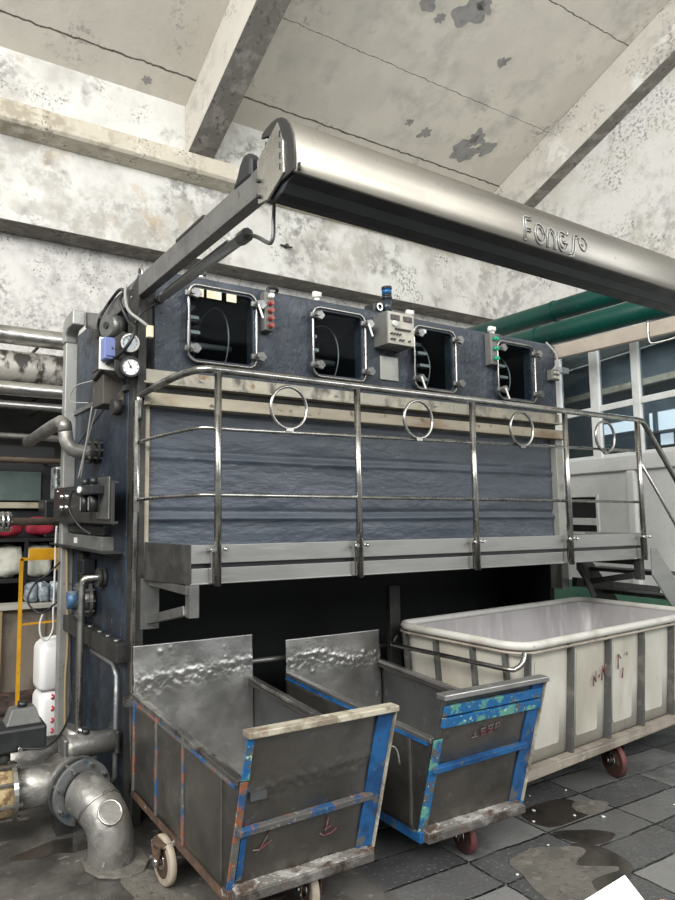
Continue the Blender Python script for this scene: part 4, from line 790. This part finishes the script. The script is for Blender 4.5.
MB().box(.88, 3.40, .30, 1.05, 3.48, .335).build('mount', 'dark_frame', ac, bevel=.004)
MB().cyl((1.00, 3.45, .44), (1.00, 3.45, .465), .022, 14).build('cap', 'black_plastic', ac)
a2 = thing('valve_actuator', 'dark blue-black valve actuator with a position indicator at the left edge', 'actuator', (.55, 3.5, .40))
MB().box(.38, 3.45, .40, .80, 3.62, .52).build('barrel', 'black_rubber', a2, bevel=.015)
MB().cyl((.60, 3.52, .30), (.60, 3.52, .41), .035, 12).build('mount', 'dark_frame', a2)
MB().hexa((.60, 3.48, .52), (.78, 3.48, .52), (.78, 3.60, .52), (.60, 3.60, .52), (.63, 3.50, .60), (.75, 3.50, .60), (.75, 3.58, .60), (.63, 3.58, .60)).build('indicator_box', 'grey_enamel', a2, bevel=.008)
MB().cyl((.69, 3.54, .60), (.69, 3.54, .625), .025, 14).build('cap', 'black_plastic', a2)
MB().cyl((.66, 3.44, .43), (.66, 3.40, .43), .012, 8).cyl((.52, 3.44, .47), (.52, 3.43, .47), .016, 8).build('fitting', 'chrome', a2)
tag(MB().tube(bez([(.66, 3.42, .43), (.80, 3.40, .43), (.95, 3.60, .50), (1.06, 4.0, .62)], 8), .006, 8).build('air_hose', 'black_rubber'), 'thin black air hose looping from the dark actuator', 'hose')
tag(MB().cyl((.98, 3.95, .18), (.60, 3.95, .18), .11, 24).tube(bez([(.98, 3.95, .18), (1.08, 3.95, .20), (1.12, 3.95, .30)], 5), .11, 24).build('background_pipe', 'pipe_galv'), 'fat grey pipe lying behind the flanged pipe', 'pipe')

# ------------------------------------------------------------------ fittings on the machine's left side
bp = thing('bent_pipe', 'grey steel pipe bending out of the machine side below the brown box', 'pipe', (1.19, 3.93, 1.97))
MB().tube(bez([(1.19, 3.93, 1.975), (1.09, 3.93, 1.97), (1.02, 3.93, 1.985), (.985, 3.935, 2.03), (.975, 3.94, 2.09)], 7), .044, 20).tube([(.975, 3.94, 2.09), (.972, 3.95, 2.135), (.968, 4.02, 2.16), (.962, 4.2, 2.155), (.96, 5.0, 2.125)], .044, 20).build('tube', 'pipe_galv', bp)
MB().annulus((1.175, 3.93, 1.98), (-1, 0, 0), .082, .04, .018).annulus((1.135, 3.93, 1.98), (-1, 0, 0), .082, .04, .018).build('flange', 'dark_frame', bp)
MB().bolts((1.15, 3.93, 1.98), (1, 0, 0), .067, 8, .008, .09).build('bolt', 'arm_steel', bp)
bb = thing('terminal_box', 'worn brown metal terminal box on the machine side', 'box', (1.17, 3.8, 2.2))
MB().box(1.06, 3.46, 2.20, 1.19, 3.66, 2.42).build('housing', 'box_brown', bb, bevel=.006)
MB().box(1.054, 3.455, 2.41, 1.19, 3.665, 2.43).build('lid', 'box_brown', bb, bevel=.005)
MB().cyl((1.15, 3.42, 2.18), (1.10, 3.42, 2.18), .045, 18).build('cable_gland', 'dark_frame', bb)
gp = thing('gauge_board', 'grey bracket plate on the machine corner that holds the two gauges', 'bracket', (1.18, 3.4, 2.35))
gy = 3.36
MB().slab([(1.15, gy, 2.42), (1.18, gy, 2.38), (1.255, gy, 2.375), (1.285, gy, 2.40), (1.285, gy, 2.52), (1.262, gy, 2.62), (1.20, gy, 2.64), (1.15, gy, 2.60)], (0, .012, 0)).xf(Matrix.Translation(V((-.08, -.07, -.06)))).build('plate', 'dark_frame', gp, bevel=.004)
MB().box(1.14, 3.30, 2.40, 1.20, 3.36, 2.48).build('stay', 'grey_enamel', gp)
def gauge(label, x, y, z, R, face, bez_):
    g = thing('pressure_gauge', label, 'gauge', (x, y, z)); ax = V((-.25, -1, -.05)).normalized(); c = V((x, y, z))
    MB().cyl(c-ax*.005, c+ax*.035, R, 28).build('case', bez_, g); MB().cyl(c+ax*.035, c+ax*.037, R*.82, 28).build('dial', face, g)
    MB().annulus(c+ax*.034, ax, R, R*.80, .010, 28).build('bezel', bez_, g)
    n = MB(); s_ = ax.cross(V((0, 0, 1))).normalized(); n.beam(c+ax*.040, c+ax*.040+s_*R*.25+V((0, 0, R*.5)), .003, .004); n.cyl(c+ax*.038, c+ax*.043, .006, 10)
    for i in range(9):
        a = math.radians(-45+i*33.75); d = s_*math.cos(a)+V((0, 0, 1))*math.sin(a); n.beam(c+ax*.039+d*R*.62, c+ax*.039+d*R*.74, .003, .002)
    n.build('needle', 'black_plastic', g)
gauge('steel rimmed pressure gauge, the upper one of the two at the machine corner', 1.145, 3.27, 2.505, .050, 'dial_grey', 'stainless')
gauge('black rimmed pressure gauge, the lower one of the two at the machine corner', 1.15, 3.27, 2.375, .056, 'dial_white', 'black_plastic')
so = thing('socket_box', 'blue socket box mounted left of the two gauges', 'socket', (1.10, 3.36, 2.55))
MB().box(1.005, 3.37, 2.46, 1.115, 3.385, 2.64).build('back_plate', 'white_plastic', so, bevel=.003)
MB().box(1.01, 3.30, 2.505, 1.11, 3.37, 2.625).build('housing', 'socket_blue', so, bevel=.006)
MB().box(1.02, 3.292, 2.52, 1.10, 3.30, 2.61).build('cover', 'socket_blue', so, bevel=.002)
MB().box(1.048, 3.288, 2.558, 1.055, 3.293, 2.568).box(1.065, 3.288, 2.558, 1.072, 3.293, 2.568).build('pin_hole', 'black_plastic', so)
MB().box(1.10, 3.36, 2.50, 1.13, 3.375, 2.58).build('stay', 'grey_enamel', so)
so.location.z -= .085; so.location.x += .005
pu = thing('rope_pulley', 'dark round pulley drum under the left arm', 'pulley', (1.18, 3.5, 2.7))
MB().cyl((1.19, 3.50, 2.70), (1.09, 3.46, 2.70), .065, 24).build('drum', 'arm_steel', pu); MB().cyl((1.095, 3.462, 2.70), (1.08, 3.456, 2.70), .02, 12).cyl((1.19, 3.5, 2.70), (1.13, 3.48, 2.70), .075, 24).build('axle', 'dark_frame', pu)
pu.location.z -= .035; pu.location.y += .05
cb = thing('cable_bundle', 'loose black and grey cables looping over the left arm and gauges', 'cable', (1.17, 3.4, 2.8))
for pts, r, m in (([(1.175, 3.95, 2.70), (1.165, 3.9, 2.82), (1.18, 3.60, 2.905), (1.17, 3.45, 2.86), (1.13, 3.40, 2.78), (1.16, 3.34, 2.66), (1.15, 3.2, 2.57), (1.10, 3.22, 2.46), (1.05, 3.40, 2.40), (1.05, 3.6, 2.36)], .010, 'black_rubber'),
    ([(1.17, 3.42, 2.89), (1.155, 3.38, 2.80), (1.15, 3.30, 2.70), (1.19, 3.22, 2.63), (1.22, 3.2, 2.60)], .009, 'cable_grey'),
    ([(1.33, 3.22, 2.765), (1.28, 3.24, 2.74), (1.20, 3.24, 2.68), (1.17, 3.26, 2.62)], .006, 'black_rubber'),
    ([(1.05, 3.62, 2.36), (.98, 3.75, 2.34), (.97, 3.8, 2.26), (1.05, 3.7, 2.24)], .004, 'cable_grey'),
    ([(1.175, 3.75, 2.88), (1.12, 3.72, 2.78), (1.11, 3.6, 2.72), (1.12, 3.55, 2.6)], .010, 'black_rubber'),
    ([(1.07, 3.7, 2.22), (1.06, 3.78, 2.0), (1.04, 3.86, 1.8)], .005, 'cable_grey'), ([(1.10, 3.7, 2.22), (1.07, 3.80, 2.0), (1.06, 3.88, 1.8)], .004, 'cable_grey')):
    MB().tube(bez(pts, 8), r, 8).build('cable', m, cb)
MB().box(1.215, 3.18, 2.535, 1.25, 3.21, 2.60).build('connector', 'cream_label', cb, bevel=.004)
# instrument panel with air filters
ip = thing('air_control_panel', 'dark maroon-grey panel board with air fittings on the machine side', 'panel', (1.15, 4.1, 1.5))
MB().box(1.075, 3.32, 1.535, 1.09, 4.62, 1.765).box(1.09, 3.32, 1.75, 1.115, 4.62, 1.765).box(1.09, 3.32, 1.535, 1.115, 4.62, 1.55).box(1.115, 3.9, 1.60, 1.2, 4.0, 1.70).build('board', 'maroon_grey', ip, bevel=.003)
for y, z in ((4.55, 1.63), (4.42, 1.63), (4.55, 1.70), (4.42, 1.70)): MB().cyl((1.08, y-.25, z), (1.04, y-.25, z), .015, 10).build('fitting', 'chrome', ip)
MB().box(1.02, 4.15, 1.60, 1.05, 4.41, 1.615).build('lever', 'black_plastic', ip, bevel=.004)
for y in (4.0, 4.5): MB().cyl((1.08, y, 1.74), (1.068, y, 1.74), .010, 8).build('bolt', 'chrome', ip)
MB().box(1.066, 3.34, 1.56, 1.075, 3.56, 1.79).build('mount_plate', 'arm_steel', ip, bevel=.003)
fr = thing('air_filter_unit', 'black twin air filter regulator with a small round gauge', 'filter', (1.1, 3.65, 1.55))
MB().box(.99, 3.42, 1.695, 1.066, 3.74, 1.75).build('head', 'black_plastic', fr, bevel=.008)
for y in (3.50, 3.66):
    MB().cyl((1.03, y, 1.70), (1.03, y, 1.60), .026, 16).build('bowl', 'black_rubber', fr); MB().cyl((1.03, y, 1.75), (1.03, y, 1.79), .022, 14).build('knob', 'black_plastic', fr)
    MB().box(1.0, y-.004, 1.61, 1.004, y+.004, 1.68).build('sight_glass', 'plate_grey', fr)
MB().cyl((.995, 3.62, 1.725), (.978, 3.615, 1.725), .018, 16).build('gauge_dial', 'dial_white', fr)
tag(MB().tube(bez([(1.03, 3.75, 1.73), (1.0, 3.83, 1.72), (.99, 3.86, 1.62), (1.03, 3.78, 1.52), (1.08, 3.7, 1.47)], 8), .007, 8).build('air_hose', 'black_rubber'), 'black air hose curving down beside the twin filter unit', 'hose')
ct = thing('cable_tray', 'grey steel cable tray under the maroon panel board', 'tray', (1.15, 4.1, 1.38))
MB().box(1.12, 3.62, 1.375, 1.2, 4.72, 1.455).build('cover', 'grey_enamel', ct, bevel=.004); MB().box(1.112, 4.15, 1.40, 1.12, 4.2, 1.435).build('label', 'white_plastic', ct)
MB().box(1.08, 3.46, 1.37, 1.2, 4.75, 1.38).build('shelf', 'dark_frame', ct)
tag(MB().box(1.15, 3.7, 1.46, 1.2, 4.7, 1.52).build('valve_block', 'black_plastic', bevel=.01), 'black valve block between panel board and tray', 'valve')
# flanged side valve and drain pipe
sv = thing('side_valve', 'butterfly valve with worn blue neck on the machine side', 'valve', (1.15, 4.1, 1.05))
MB().cyl((1.19, 4.0, 1.06), (1.09, 4.01, 1.06), .07, 24).build('body', 'pipe_galv', sv)
MB().annulus((1.17, 4.0, 1.06), (-1, .1, 0), .105, .06, .018).build('flange', 'arm_steel', sv); MB().annulus((1.105, 4.0, 1.06), (-1, .1, 0), .105, .06, .018).build('flange', 'flange_blue', sv)
MB().bolts((1.13, 4.0, 1.06), (-1, .1, 0), .09, 8, .008, .11).build('bolt', 'arm_steel', sv)
MB().cyl((1.09, 4.01, 1.06), (1.03, 4.02, 1.06), .055, 20).build('neck', 'valve_blue', sv)
MB().cyl((1.14, 4.0, 1.14), (1.14, 4.0, 1.24), .035, 14).box(1.10, 3.93, 1.22, 1.18, 4.07, 1.31).build('actuator', 'black_plastic', sv, bevel=.006)
dp = thing('drain_pipe', 'slim steel drain pipe running down from the side flange', 'pipe', (1.1, 3.9, .3))
MB().tube(bez([(1.19, 3.76, 1.215), (1.12, 3.78, 1.215), (1.075, 3.80, 1.20), (1.065, 3.81, 1.14), (1.065, 3.82, .8), (1.065, 3.82, .40), (1.08, 3.80, .34), (1.18, 3.75, .32)], 8), .021, 14).build('tube', 'stainless', dp)
MB().annulus((1.18, 3.76, 1.215), (-1, 0, 0), .055, .02, .016).annulus((1.155, 3.76, 1.215), (-1, 0, 0), .055, .02, .014).build('flange', 'dark_frame', dp)
tag(MB().tube(bez([(1.14, 4.48, 1.35), (1.15, 4.48, 1.0), (1.16, 4.48, .7), (1.15, 4.48, .45), (1.16, 4.48, .0)], 8), .009, 8).build('conduit', 'cable_tan'), 'tan conduit running down the rear column', 'cable')
tag(MB().tube(bez([(1.10, 4.62, 1.50), (1.10, 4.64, 1.40), (1.105, 4.66, 1.2), (1.10, 4.66, .9), (1.10, 4.66, .78), (1.06, 4.66, .71), (1.02, 4.66, .74), (1.01, 4.66, .82), (1.03, 4.66, .9)], 8), .0075, 8).build('water_hose', 'hose_white'), 'thin white hose hanging beside the rear column with a hooked end', 'hose')
tag(MB().tube(bez([(1.12, 4.52, 1.27), (1.02, 4.5, 1.18), (.95, 4.55, 1.12), (.90, 4.55, 1.0), (.98, 4.5, .92), (1.06, 4.4, 1.0)], 8), .007, 8).build('loop_cable', 'black_rubber'), 'thin black cable looping at the rear column', 'cable')

# ------------------------------------------------------------------ overhead pipes
for nm, X, Z, lab in (('g', 6.55, 3.84, 'upper of the two thick green pipes above the office windows'), ('g', 6.25, 3.50, 'lower of the two thick green pipes above the office windows')):
    g = thing('green_pipe', lab, 'pipe', (X, 4.5, Z), 'thick green pipes overhead')
    MB().cyl((X, 0.5, Z), (X, 7.87, Z), .115, 28).build('tube', 'green_paint', g)
    MB().annulus((X, 4.45, Z), (0, 1, 0), .122, .11, .03).build('weld_ring', 'green_paint', g)
mb = MB()
for y in (1.2, 4.9): mb.box(6.1, y, 3.30, 7.4, y+.08, 3.37)
tag(mb.build('pipe_bracket', 'rafter_concrete'), 'pale bracket bars under the green pipes', 'bracket')
for Z, R, Y, m, lab in ((3.50, .10, 7.1, 'insulation_foil', 'shiny foil wrapped pipe, topmost along the rear wall'), (3.16, .19, 7.2, 'grimy_foil', 'wide foil wrapped duct with black streaks on the rear wall'), (2.90, .075, 7.0, 'insulation_foil', 'shiny pipe just below the black streaked duct'), (2.74, .045, 7.1, 'insulation_foil', 'narrow shiny pipe, lowest of the foil wrapped ones'), (2.38, .035, 6.9, 'insulation_foil', 'slim steel pipe above the brown pipe'), (2.12, .03, 6.7, 'brown_pipe', 'slim brown pipe on the rear wall')):
    g = thing('wall_pipe', lab, 'pipe', (2, Y, Z), 'pipes along the rear wall')
    MB().cyl((-2.5, Y, Z), (4.6 if Z > 2.6 else 1.9, Y, Z), R, 24).build('tube', m, g)
    mb = MB(); [mb.box(x, Y, Z-.01, x+.03, 7.87, Z+.01) for x in (-2.2, -.5, 1.5)]; mb.build('hanger', 'dark_frame', g)
tag(MB().box(-2.5, 7.3, 3.32, 4.6, 7.5, 3.38).build('wall_tray', 'dark_frame'), 'dark tray between the foil pipes on the rear wall', 'tray')
# small plaster rosette with a hook on the wall
tag(MB().cyl((4.95, 7.5, 5.40), (4.95, 7.44, 5.40), .03, 12).box(4.85, 7.46, 5.39, 5.05, 7.48, 5.41).build('wall_hook', 'dark_frame'), 'small rusty hook fixed in the wall above the machine', 'hook')

# ------------------------------------------------------------------ store corner behind the column
sh = thing('storage_shelf', 'dark shelf unit behind the machine at the far left', 'shelf', (.6, 6.6, 0))
mb = MB(); mb.box(-.9, 6.25, .95, 1.75, 6.9, .98); mb.box(-.9, 6.25, 1.325, 1.75, 6.9, 1.35)
for x in (-.9, -.1, 1.195, 1.50): mb.box(x, 6.23, 0, x+.03, 6.26, 1.35); mb.box(x, 6.85, 0, x+.05, 6.9, 1.35)
mb.build('frame', 'black_recess', sh); MB().box(-.9, 6.9, 0, 1.75, 6.93, 1.55).build('back_board', 'black_recess', sh)
cn = thing('low_partition', 'brown low board partition with a pale top ledge at far left', 'partition', (.9, 6.12, 0))
MB().box(-1.4, 6.10, 0, 1.62, 6.16, .735).build('board', 'board_brown', cn, bevel=.004); MB().box(-1.4, 6.02, .735, 1.64, 6.24, .775).build('ledge', 'board_top', cn, bevel=.004)
MB().box(.985, 6.085, 0, 1.01, 6.10, .735).box(1.35, 6.085, 0, 1.37, 6.10, .735).build('batten', 'board_brown', cn)
tag(MB().box(.5, 6.02, 0, .98, 6.055, .73).build('orange_board', 'cable_tan', bevel=.004), 'tan board leaning at the left edge of the low partition', 'board')
for x, z, sx, lab in ((1.06, 1.155, .135, 'crumpled white sack on the shelf, left of the shelf upright'), (1.36, 1.155, .125, 'crumpled white sack on the shelf, right of the shelf upright')):
    tag(MB().block((x, 6.50, z-.015), sx+.005, .17, .155, .45, 32, .16, 1.4, x*9).build('white_sack', 'sack_white'), lab, 'sack', 'white sacks on the shelf')
for x, z, r, lab in ((1.04, 1.46, .10, 'red cloth bundle at the left edge above the white sacks'), (1.40, 1.46, .10, 'red cloth bundle beside the pipe fittings'),):
    tag(MB().block((x, 6.5, z), r*1.5, .12, .09, .7, 30, .25, 1.2, x*7).build('cloth_bundle', 'cloth_red'), lab, 'cloth', 'red cloth bundles')
for i, x in enumerate((1.24, 1.35, 1.46)):
    b_ = tag(MB().block((x, 6.14, .865), .056, .06, .09, .6, 24, .22, 2.5, x*9).build('plastic_bag', 'bag_film'), ('leftmost', 'middle', 'rightmost')[i]+' of three crumpled clear plastic bags on the partition ledge', 'bag', 'plastic bags on the ledge')
cg = thing('glazed_cabinet', 'green cabinet with a glazed front above the shelf at far left', 'cabinet', (.8, 7.0, 1.5))
MB().box(-.9, 7.0, 0, 1.62, 7.4, 2.3).build('body', 'black_recess', cg); MB().box(-.5, 6.96, 1.72, 1.48, 7.0, 2.02).build('glass_front', 'cabinet_green', cg, bevel=.003); MB().box(-.9, 6.93, 1.64, 1.50, 7.0, 1.70).build('bottom_rail', 'beam_cream', cg)
dm = thing('geared_motor', 'silver wrapped motor head on a black base, beside the rear column', 'motor', (1.6, 6.5, 1.35))
MB().box(1.40, 6.4, 1.35, 1.75, 6.7, 1.72).build('base', 'black_plastic', dm, bevel=.02)
MB().box(1.50, 6.42, 1.72, 1.72, 6.62, 2.05).build('head', 'foil_pack', dm, bevel=.02)

rp = thing('red_valve_pipe', 'horizontal brown pipe with steel valve fittings at the left edge', 'pipe', (.9, 4.9, 1.5))
MB().cyl((-3.0, 4.9, 1.53), (1.19, 4.9, 1.53), .028, 16).build('tube', 'brown_pipe', rp)
for x, r in ((.80, .075), (.765, .075), (.70, .06), (.60, .055), (.50, .06)): MB().cyl((x, 4.9, 1.53), (x+.022, 4.9, 1.53), r, 20).build('flange', 'stainless', rp)
MB().cyl((.2, 4.9, 1.53), (.80, 4.9, 1.53), .045, 18).build('valve_body', 'pipe_galv', rp); MB().bolts((.78, 4.9, 1.53), (1, 0, 0), .06, 8, .009, .11).build('bolt', 'chrome', rp)
# yellow stand
ys = thing('yellow_stand', 'thin yellow steel stand with a small sheet metal top', 'stand', (1.1, 5.5, 0))
MB().beam((1.03, 5.5, 0), (1.03, 5.5, 1.22), .028, .028).build('leg', 'yellow_paint', ys); MB().beam((1.40, 5.5, 0), (1.40, 5.5, 1.22), .028, .028).build('leg', 'yellow_paint', ys)
MB().beam((1.02, 5.5, 1.215), (1.50, 5.5, 1.215), .028, .022).build('rail', 'yellow_paint', ys); MB().beam((1.03, 5.5, .69), (1.40, 5.5, .70), .016, .016).build('rail', 'yellow_paint', ys)
MB().box(1.09, 5.49, 1.225, 1.36, 5.52, 1.30).build('sheet_top', 'yellow_paint', ys, bevel=.004); MB().box(1.31, 5.49, 1.12, 1.325, 5.51, 1.21).build('tab', 'yellow_paint', ys)
# white jerrycans
def jug(z, label, mark):
    j = thing('jerrycan', label, 'jerrycan', (1.16, 5.0, z), 'stacked white jerrycans')
    lev = [(.0, .02, .05, z), (.0, .0, .05, z+.02), (.0, .0, .05, z+.27), (.01, .01, .05, z+.30), (.04, .03, .05, z+.33), (.10, .07, .03, z+.34)]
    mb = MB(); rings = [[(1.035+x, 4.72+y, zz) for x, y in rrect(a, b, .32-a, .28-b, r, 5)] for a, b, r, zz in lev]; n = len(rings[0])
    mb.add([p for g in rings for p in g], [(i*n+k, i*n+(k+1) % n, (i+1)*n+(k+1) % n, (i+1)*n+k) for i in range(len(rings)-1) for k in range(n)], True); mb.add(rings[0], [list(range(n))[::-1]]).add(rings[-1], [list(range(n))])
    mb.build('body', 'jug_plastic', j)
    mb = MB(); mb.tube(bez([(1.14, 4.86, z+.335), (1.16, 4.86, z+.345), (1.22, 4.86, z+.345), (1.24, 4.86, z+.335)], 5), .012, 8); mb.build('grip', 'jug_plastic', j)
    mb = MB(); [mb.ring((1.17, 5.0, z+zz), (0, 0, 1), .01, .004) for zz in ()]
    if mark: 
        mb = MB()
        for k, zz in enumerate((.29, .21, .13, .06)): mb.tube([(1.115, 4.717, z+zz), (1.165, 4.717, z+zz+.03)], .007, 6).tube([(1.12, 4.717, z+zz+.03), (1.165, 4.717, z+zz-.01)], .007, 6)
        mb.build('red_character', 'red_ink', j)
jug(.0, 'white plastic jerrycan with red characters standing on the floor, lower one', True)
jug(.345, 'plain white plastic jerrycan stacked on top of the other', False)
tag(MB().block((.85, 5.6, .04), .32, .16, .05, .8, 36, .5, 1.0).build('dark_rag', 'rag_dark'), 'heap of dark rags on the floor behind the valves', 'rags')
tag(MB().block((1.15, 5.92, .02), .30, .10, .025, .8, 36, .5, 1.0).build('red_rag', 'rag_dark'), 'flat reddish scraps at the foot of the low partition', 'rags')

# ------------------------------------------------------------------ floor patches and scraps
def blob(cx, cy, rx, ry, seed, z, th, m, name):
    r = random.Random(seed); n = 36; k = [r.uniform(-.16, .16) for _ in range(6)]
    pts = []
    for i in range(n):
        a = 2*math.pi*i/n; q = 1+sum(k[j]*math.sin((j+2)*a+j) for j in range(6)); pts.append((cx+rx*q*math.cos(a), cy+ry*q*math.sin(a), z))
    return MB().slab(pts, (0, 0, th)).build(name, m)
def patch(name, pts, m, th, label, cat):
    P = [V((x, y, 0)) for x, y in pts]; out = []; n = len(P); r = random.Random(n)
    for i in range(n):
        a, b, c, d = P[i-1], P[i], P[(i+1) % n], P[(i+2) % n]
        for k in range(4):
            t = k/4; out.append(.5*((2*b)+(c-a)*t+(2*a-5*b+4*c-d)*t*t+(3*b-a-3*c+d)*t**3)+V((r.uniform(-.004, .004), r.uniform(-.004, .004), 0)))
    tag(MB().slab(out, (0, 0, th)).build(name, m), label, cat)
patch('cement_patch', [(2.50, 1.84), (2.574, 2.044), (2.62, 2.14), (2.80, 2.17), (2.90, 2.13), (3.007, 2.08), (3.007, 2.03), (2.854, 1.974), (2.993, 1.89), (2.98, 1.86), (2.789, 1.86), (2.66, 1.70)], 'cement_patch', .004, 'pale cement repair patch on the slab floor near the paper', 'patch')
patch('damp_stain', [(3.018, 2.105), (3.11, 2.032), (3.101, 1.882), (2.974, 1.80), (2.75, 1.74), (2.70, 1.80), (2.80, 1.90), (2.9, 2.0)], 'wet_patch', .002, 'dark damp stain around the pale cement patch', 'stain')
patch('damp_stain', [(3.08, 2.44), (3.40, 2.45), (3.46, 2.375), (3.372, 2.304), (3.39, 2.254), (3.07, 2.26)], 'wet_patch', .0025, 'black damp slab beside the second trolley', 'stain')
patch('damp_stain', [(3.032, 2.218), (3.226, 2.149), (3.298, 2.06), (3.13, 2.044), (3.038, 2.118)], 'wet_patch', .0025, 'small dark damp spot between the pale patch and the caster', 'stain')
patch('cement_patch', [(3.43, 2.375), (3.56, 2.352), (3.60, 2.28), (3.41, 2.24), (3.36, 2.304)], 'cement_patch', .003, 'small pale cement spot on the slabs in front of the tub', 'patch')
patch('cement_patch', [(1.0, 2.86), (1.12, 2.88), (1.2, 2.75), (1.22, 2.5), (1.12, 2.35), (1.05, 2.5), (1.0, 2.7)], 'cement_patch', .003, 'pale worn cement strip running from the pipe foot beside the tan wheel', 'patch')
patch('wet_streak', [(.60, 3.25), (.772, 3.32), (.871, 3.32), (.937, 3.28), (.964, 3.20), (.88, 3.17), (.80, 3.20), (.70, 3.20)], 'wet_patch', .003, 'dark wet streak on the concrete left of the fat elbow pipe', 'stain')
# scraps of white lint
rr = random.Random(5); spots = [(3.30, 2.28), (3.42, 2.20), (3.16, 2.42), (3.55, 2.50), (3.05, 2.34), (3.9, 2.1), (2.9, 2.15), (2.55, 2.05), (3.3, 2.55)]
lint = MB().ball((0, 0, 0), .008, 8, (1.3, 1, .6), .3).build('lint_scrap', 'white_plastic')
for i, (x, y) in enumerate(spots):
    o = lint if i == 0 else lint.copy()
    if i: COL.objects.link(o)
    o.location = (x, y, .004); o.rotation_euler.z = rr.random()*6; s_ = rr.uniform(.5, 1.1); o.scale = (s_, s_, s_)
    tag(o, 'tiny white lint scrap lying on the dark slabs', 'scrap', 'lint scraps on the floor')
tag(MB().tube(bez([(4.18, 2.12, .008), (4.20, 2.10, .035), (4.24, 2.10, .05), (4.25, 2.12, .02), (4.20, 2.15, .008), (4.17, 2.12, .01)], 5), .008, 6).build('paper_scrap', 'white_plastic'), 'crumpled white scrap on the slabs right of the caster', 'scrap')

# ------------------------------------------------------------------ photographer's sheet of paper and hand
tag(MB().slab([(.48, .295, 1.341), (.4345, .331, 1.300), (.40, .27, 1.262), (.478, .25, 1.306)], (0, 0, .0006)).build('paper_sheet', 'paper'), 'white sheet of paper whose corner shows at the bottom edge', 'paper')
hd = bpy.data.meshes.new('hand'); vs = []; es = []; rad = []
def chain(pts, start=None):
    prev = start
    for (p, r) in pts:
        vs.append(p); rad.append(r); i = len(vs)-1
        if prev is not None: es.append((prev, i))
        prev = i
    return prev
hb = V((.455, .262, 1.283))
H_ = lambda x, y, z: tuple(hb+V((x, z, y)))
w0 = chain([(H_(.02, -.16, -.06), .026), (H_(.012, -.09, -.03), .030), (H_(.008, -.05, -.015), .032)])
for dx, ln in ((-.036, .046), (-.016, .052), (.004, .050), (.026, .062)):
    chain([(H_(dx, -.015, -.01), .0105), (H_(dx*.9, ln*.45, -.002), .0088), (H_(dx*.8, ln*.75, .004), .008), (H_(dx*.75, ln*.94, .002), .0068)], w0)
chain([(H_(-.038, -.045, .014), .012), (H_(-.050, -.012, .024), .0095), (H_(-.046, .012, .026), .008)], w0)
hd.from_pydata(vs, es, []); hd.update()
ho = bpy.data.objects.new('person', hd); COL.objects.link(ho); hd.materials.append(M['skin'])
sk = ho.modifiers.new('skin', 'SKIN'); hd.skin_vertices.new() if not hd.skin_vertices else None
for i, r in enumerate(rad): hd.skin_vertices[0].data[i].radius = (r, r)
hd.skin_vertices[0].data[0].use_root = True
sb = ho.modifiers.new('sub', 'SUBSURF'); sb.levels = 2; sb.render_levels = 2
tag(ho, 'bare hand of a person holding the white sheet of paper', 'person')
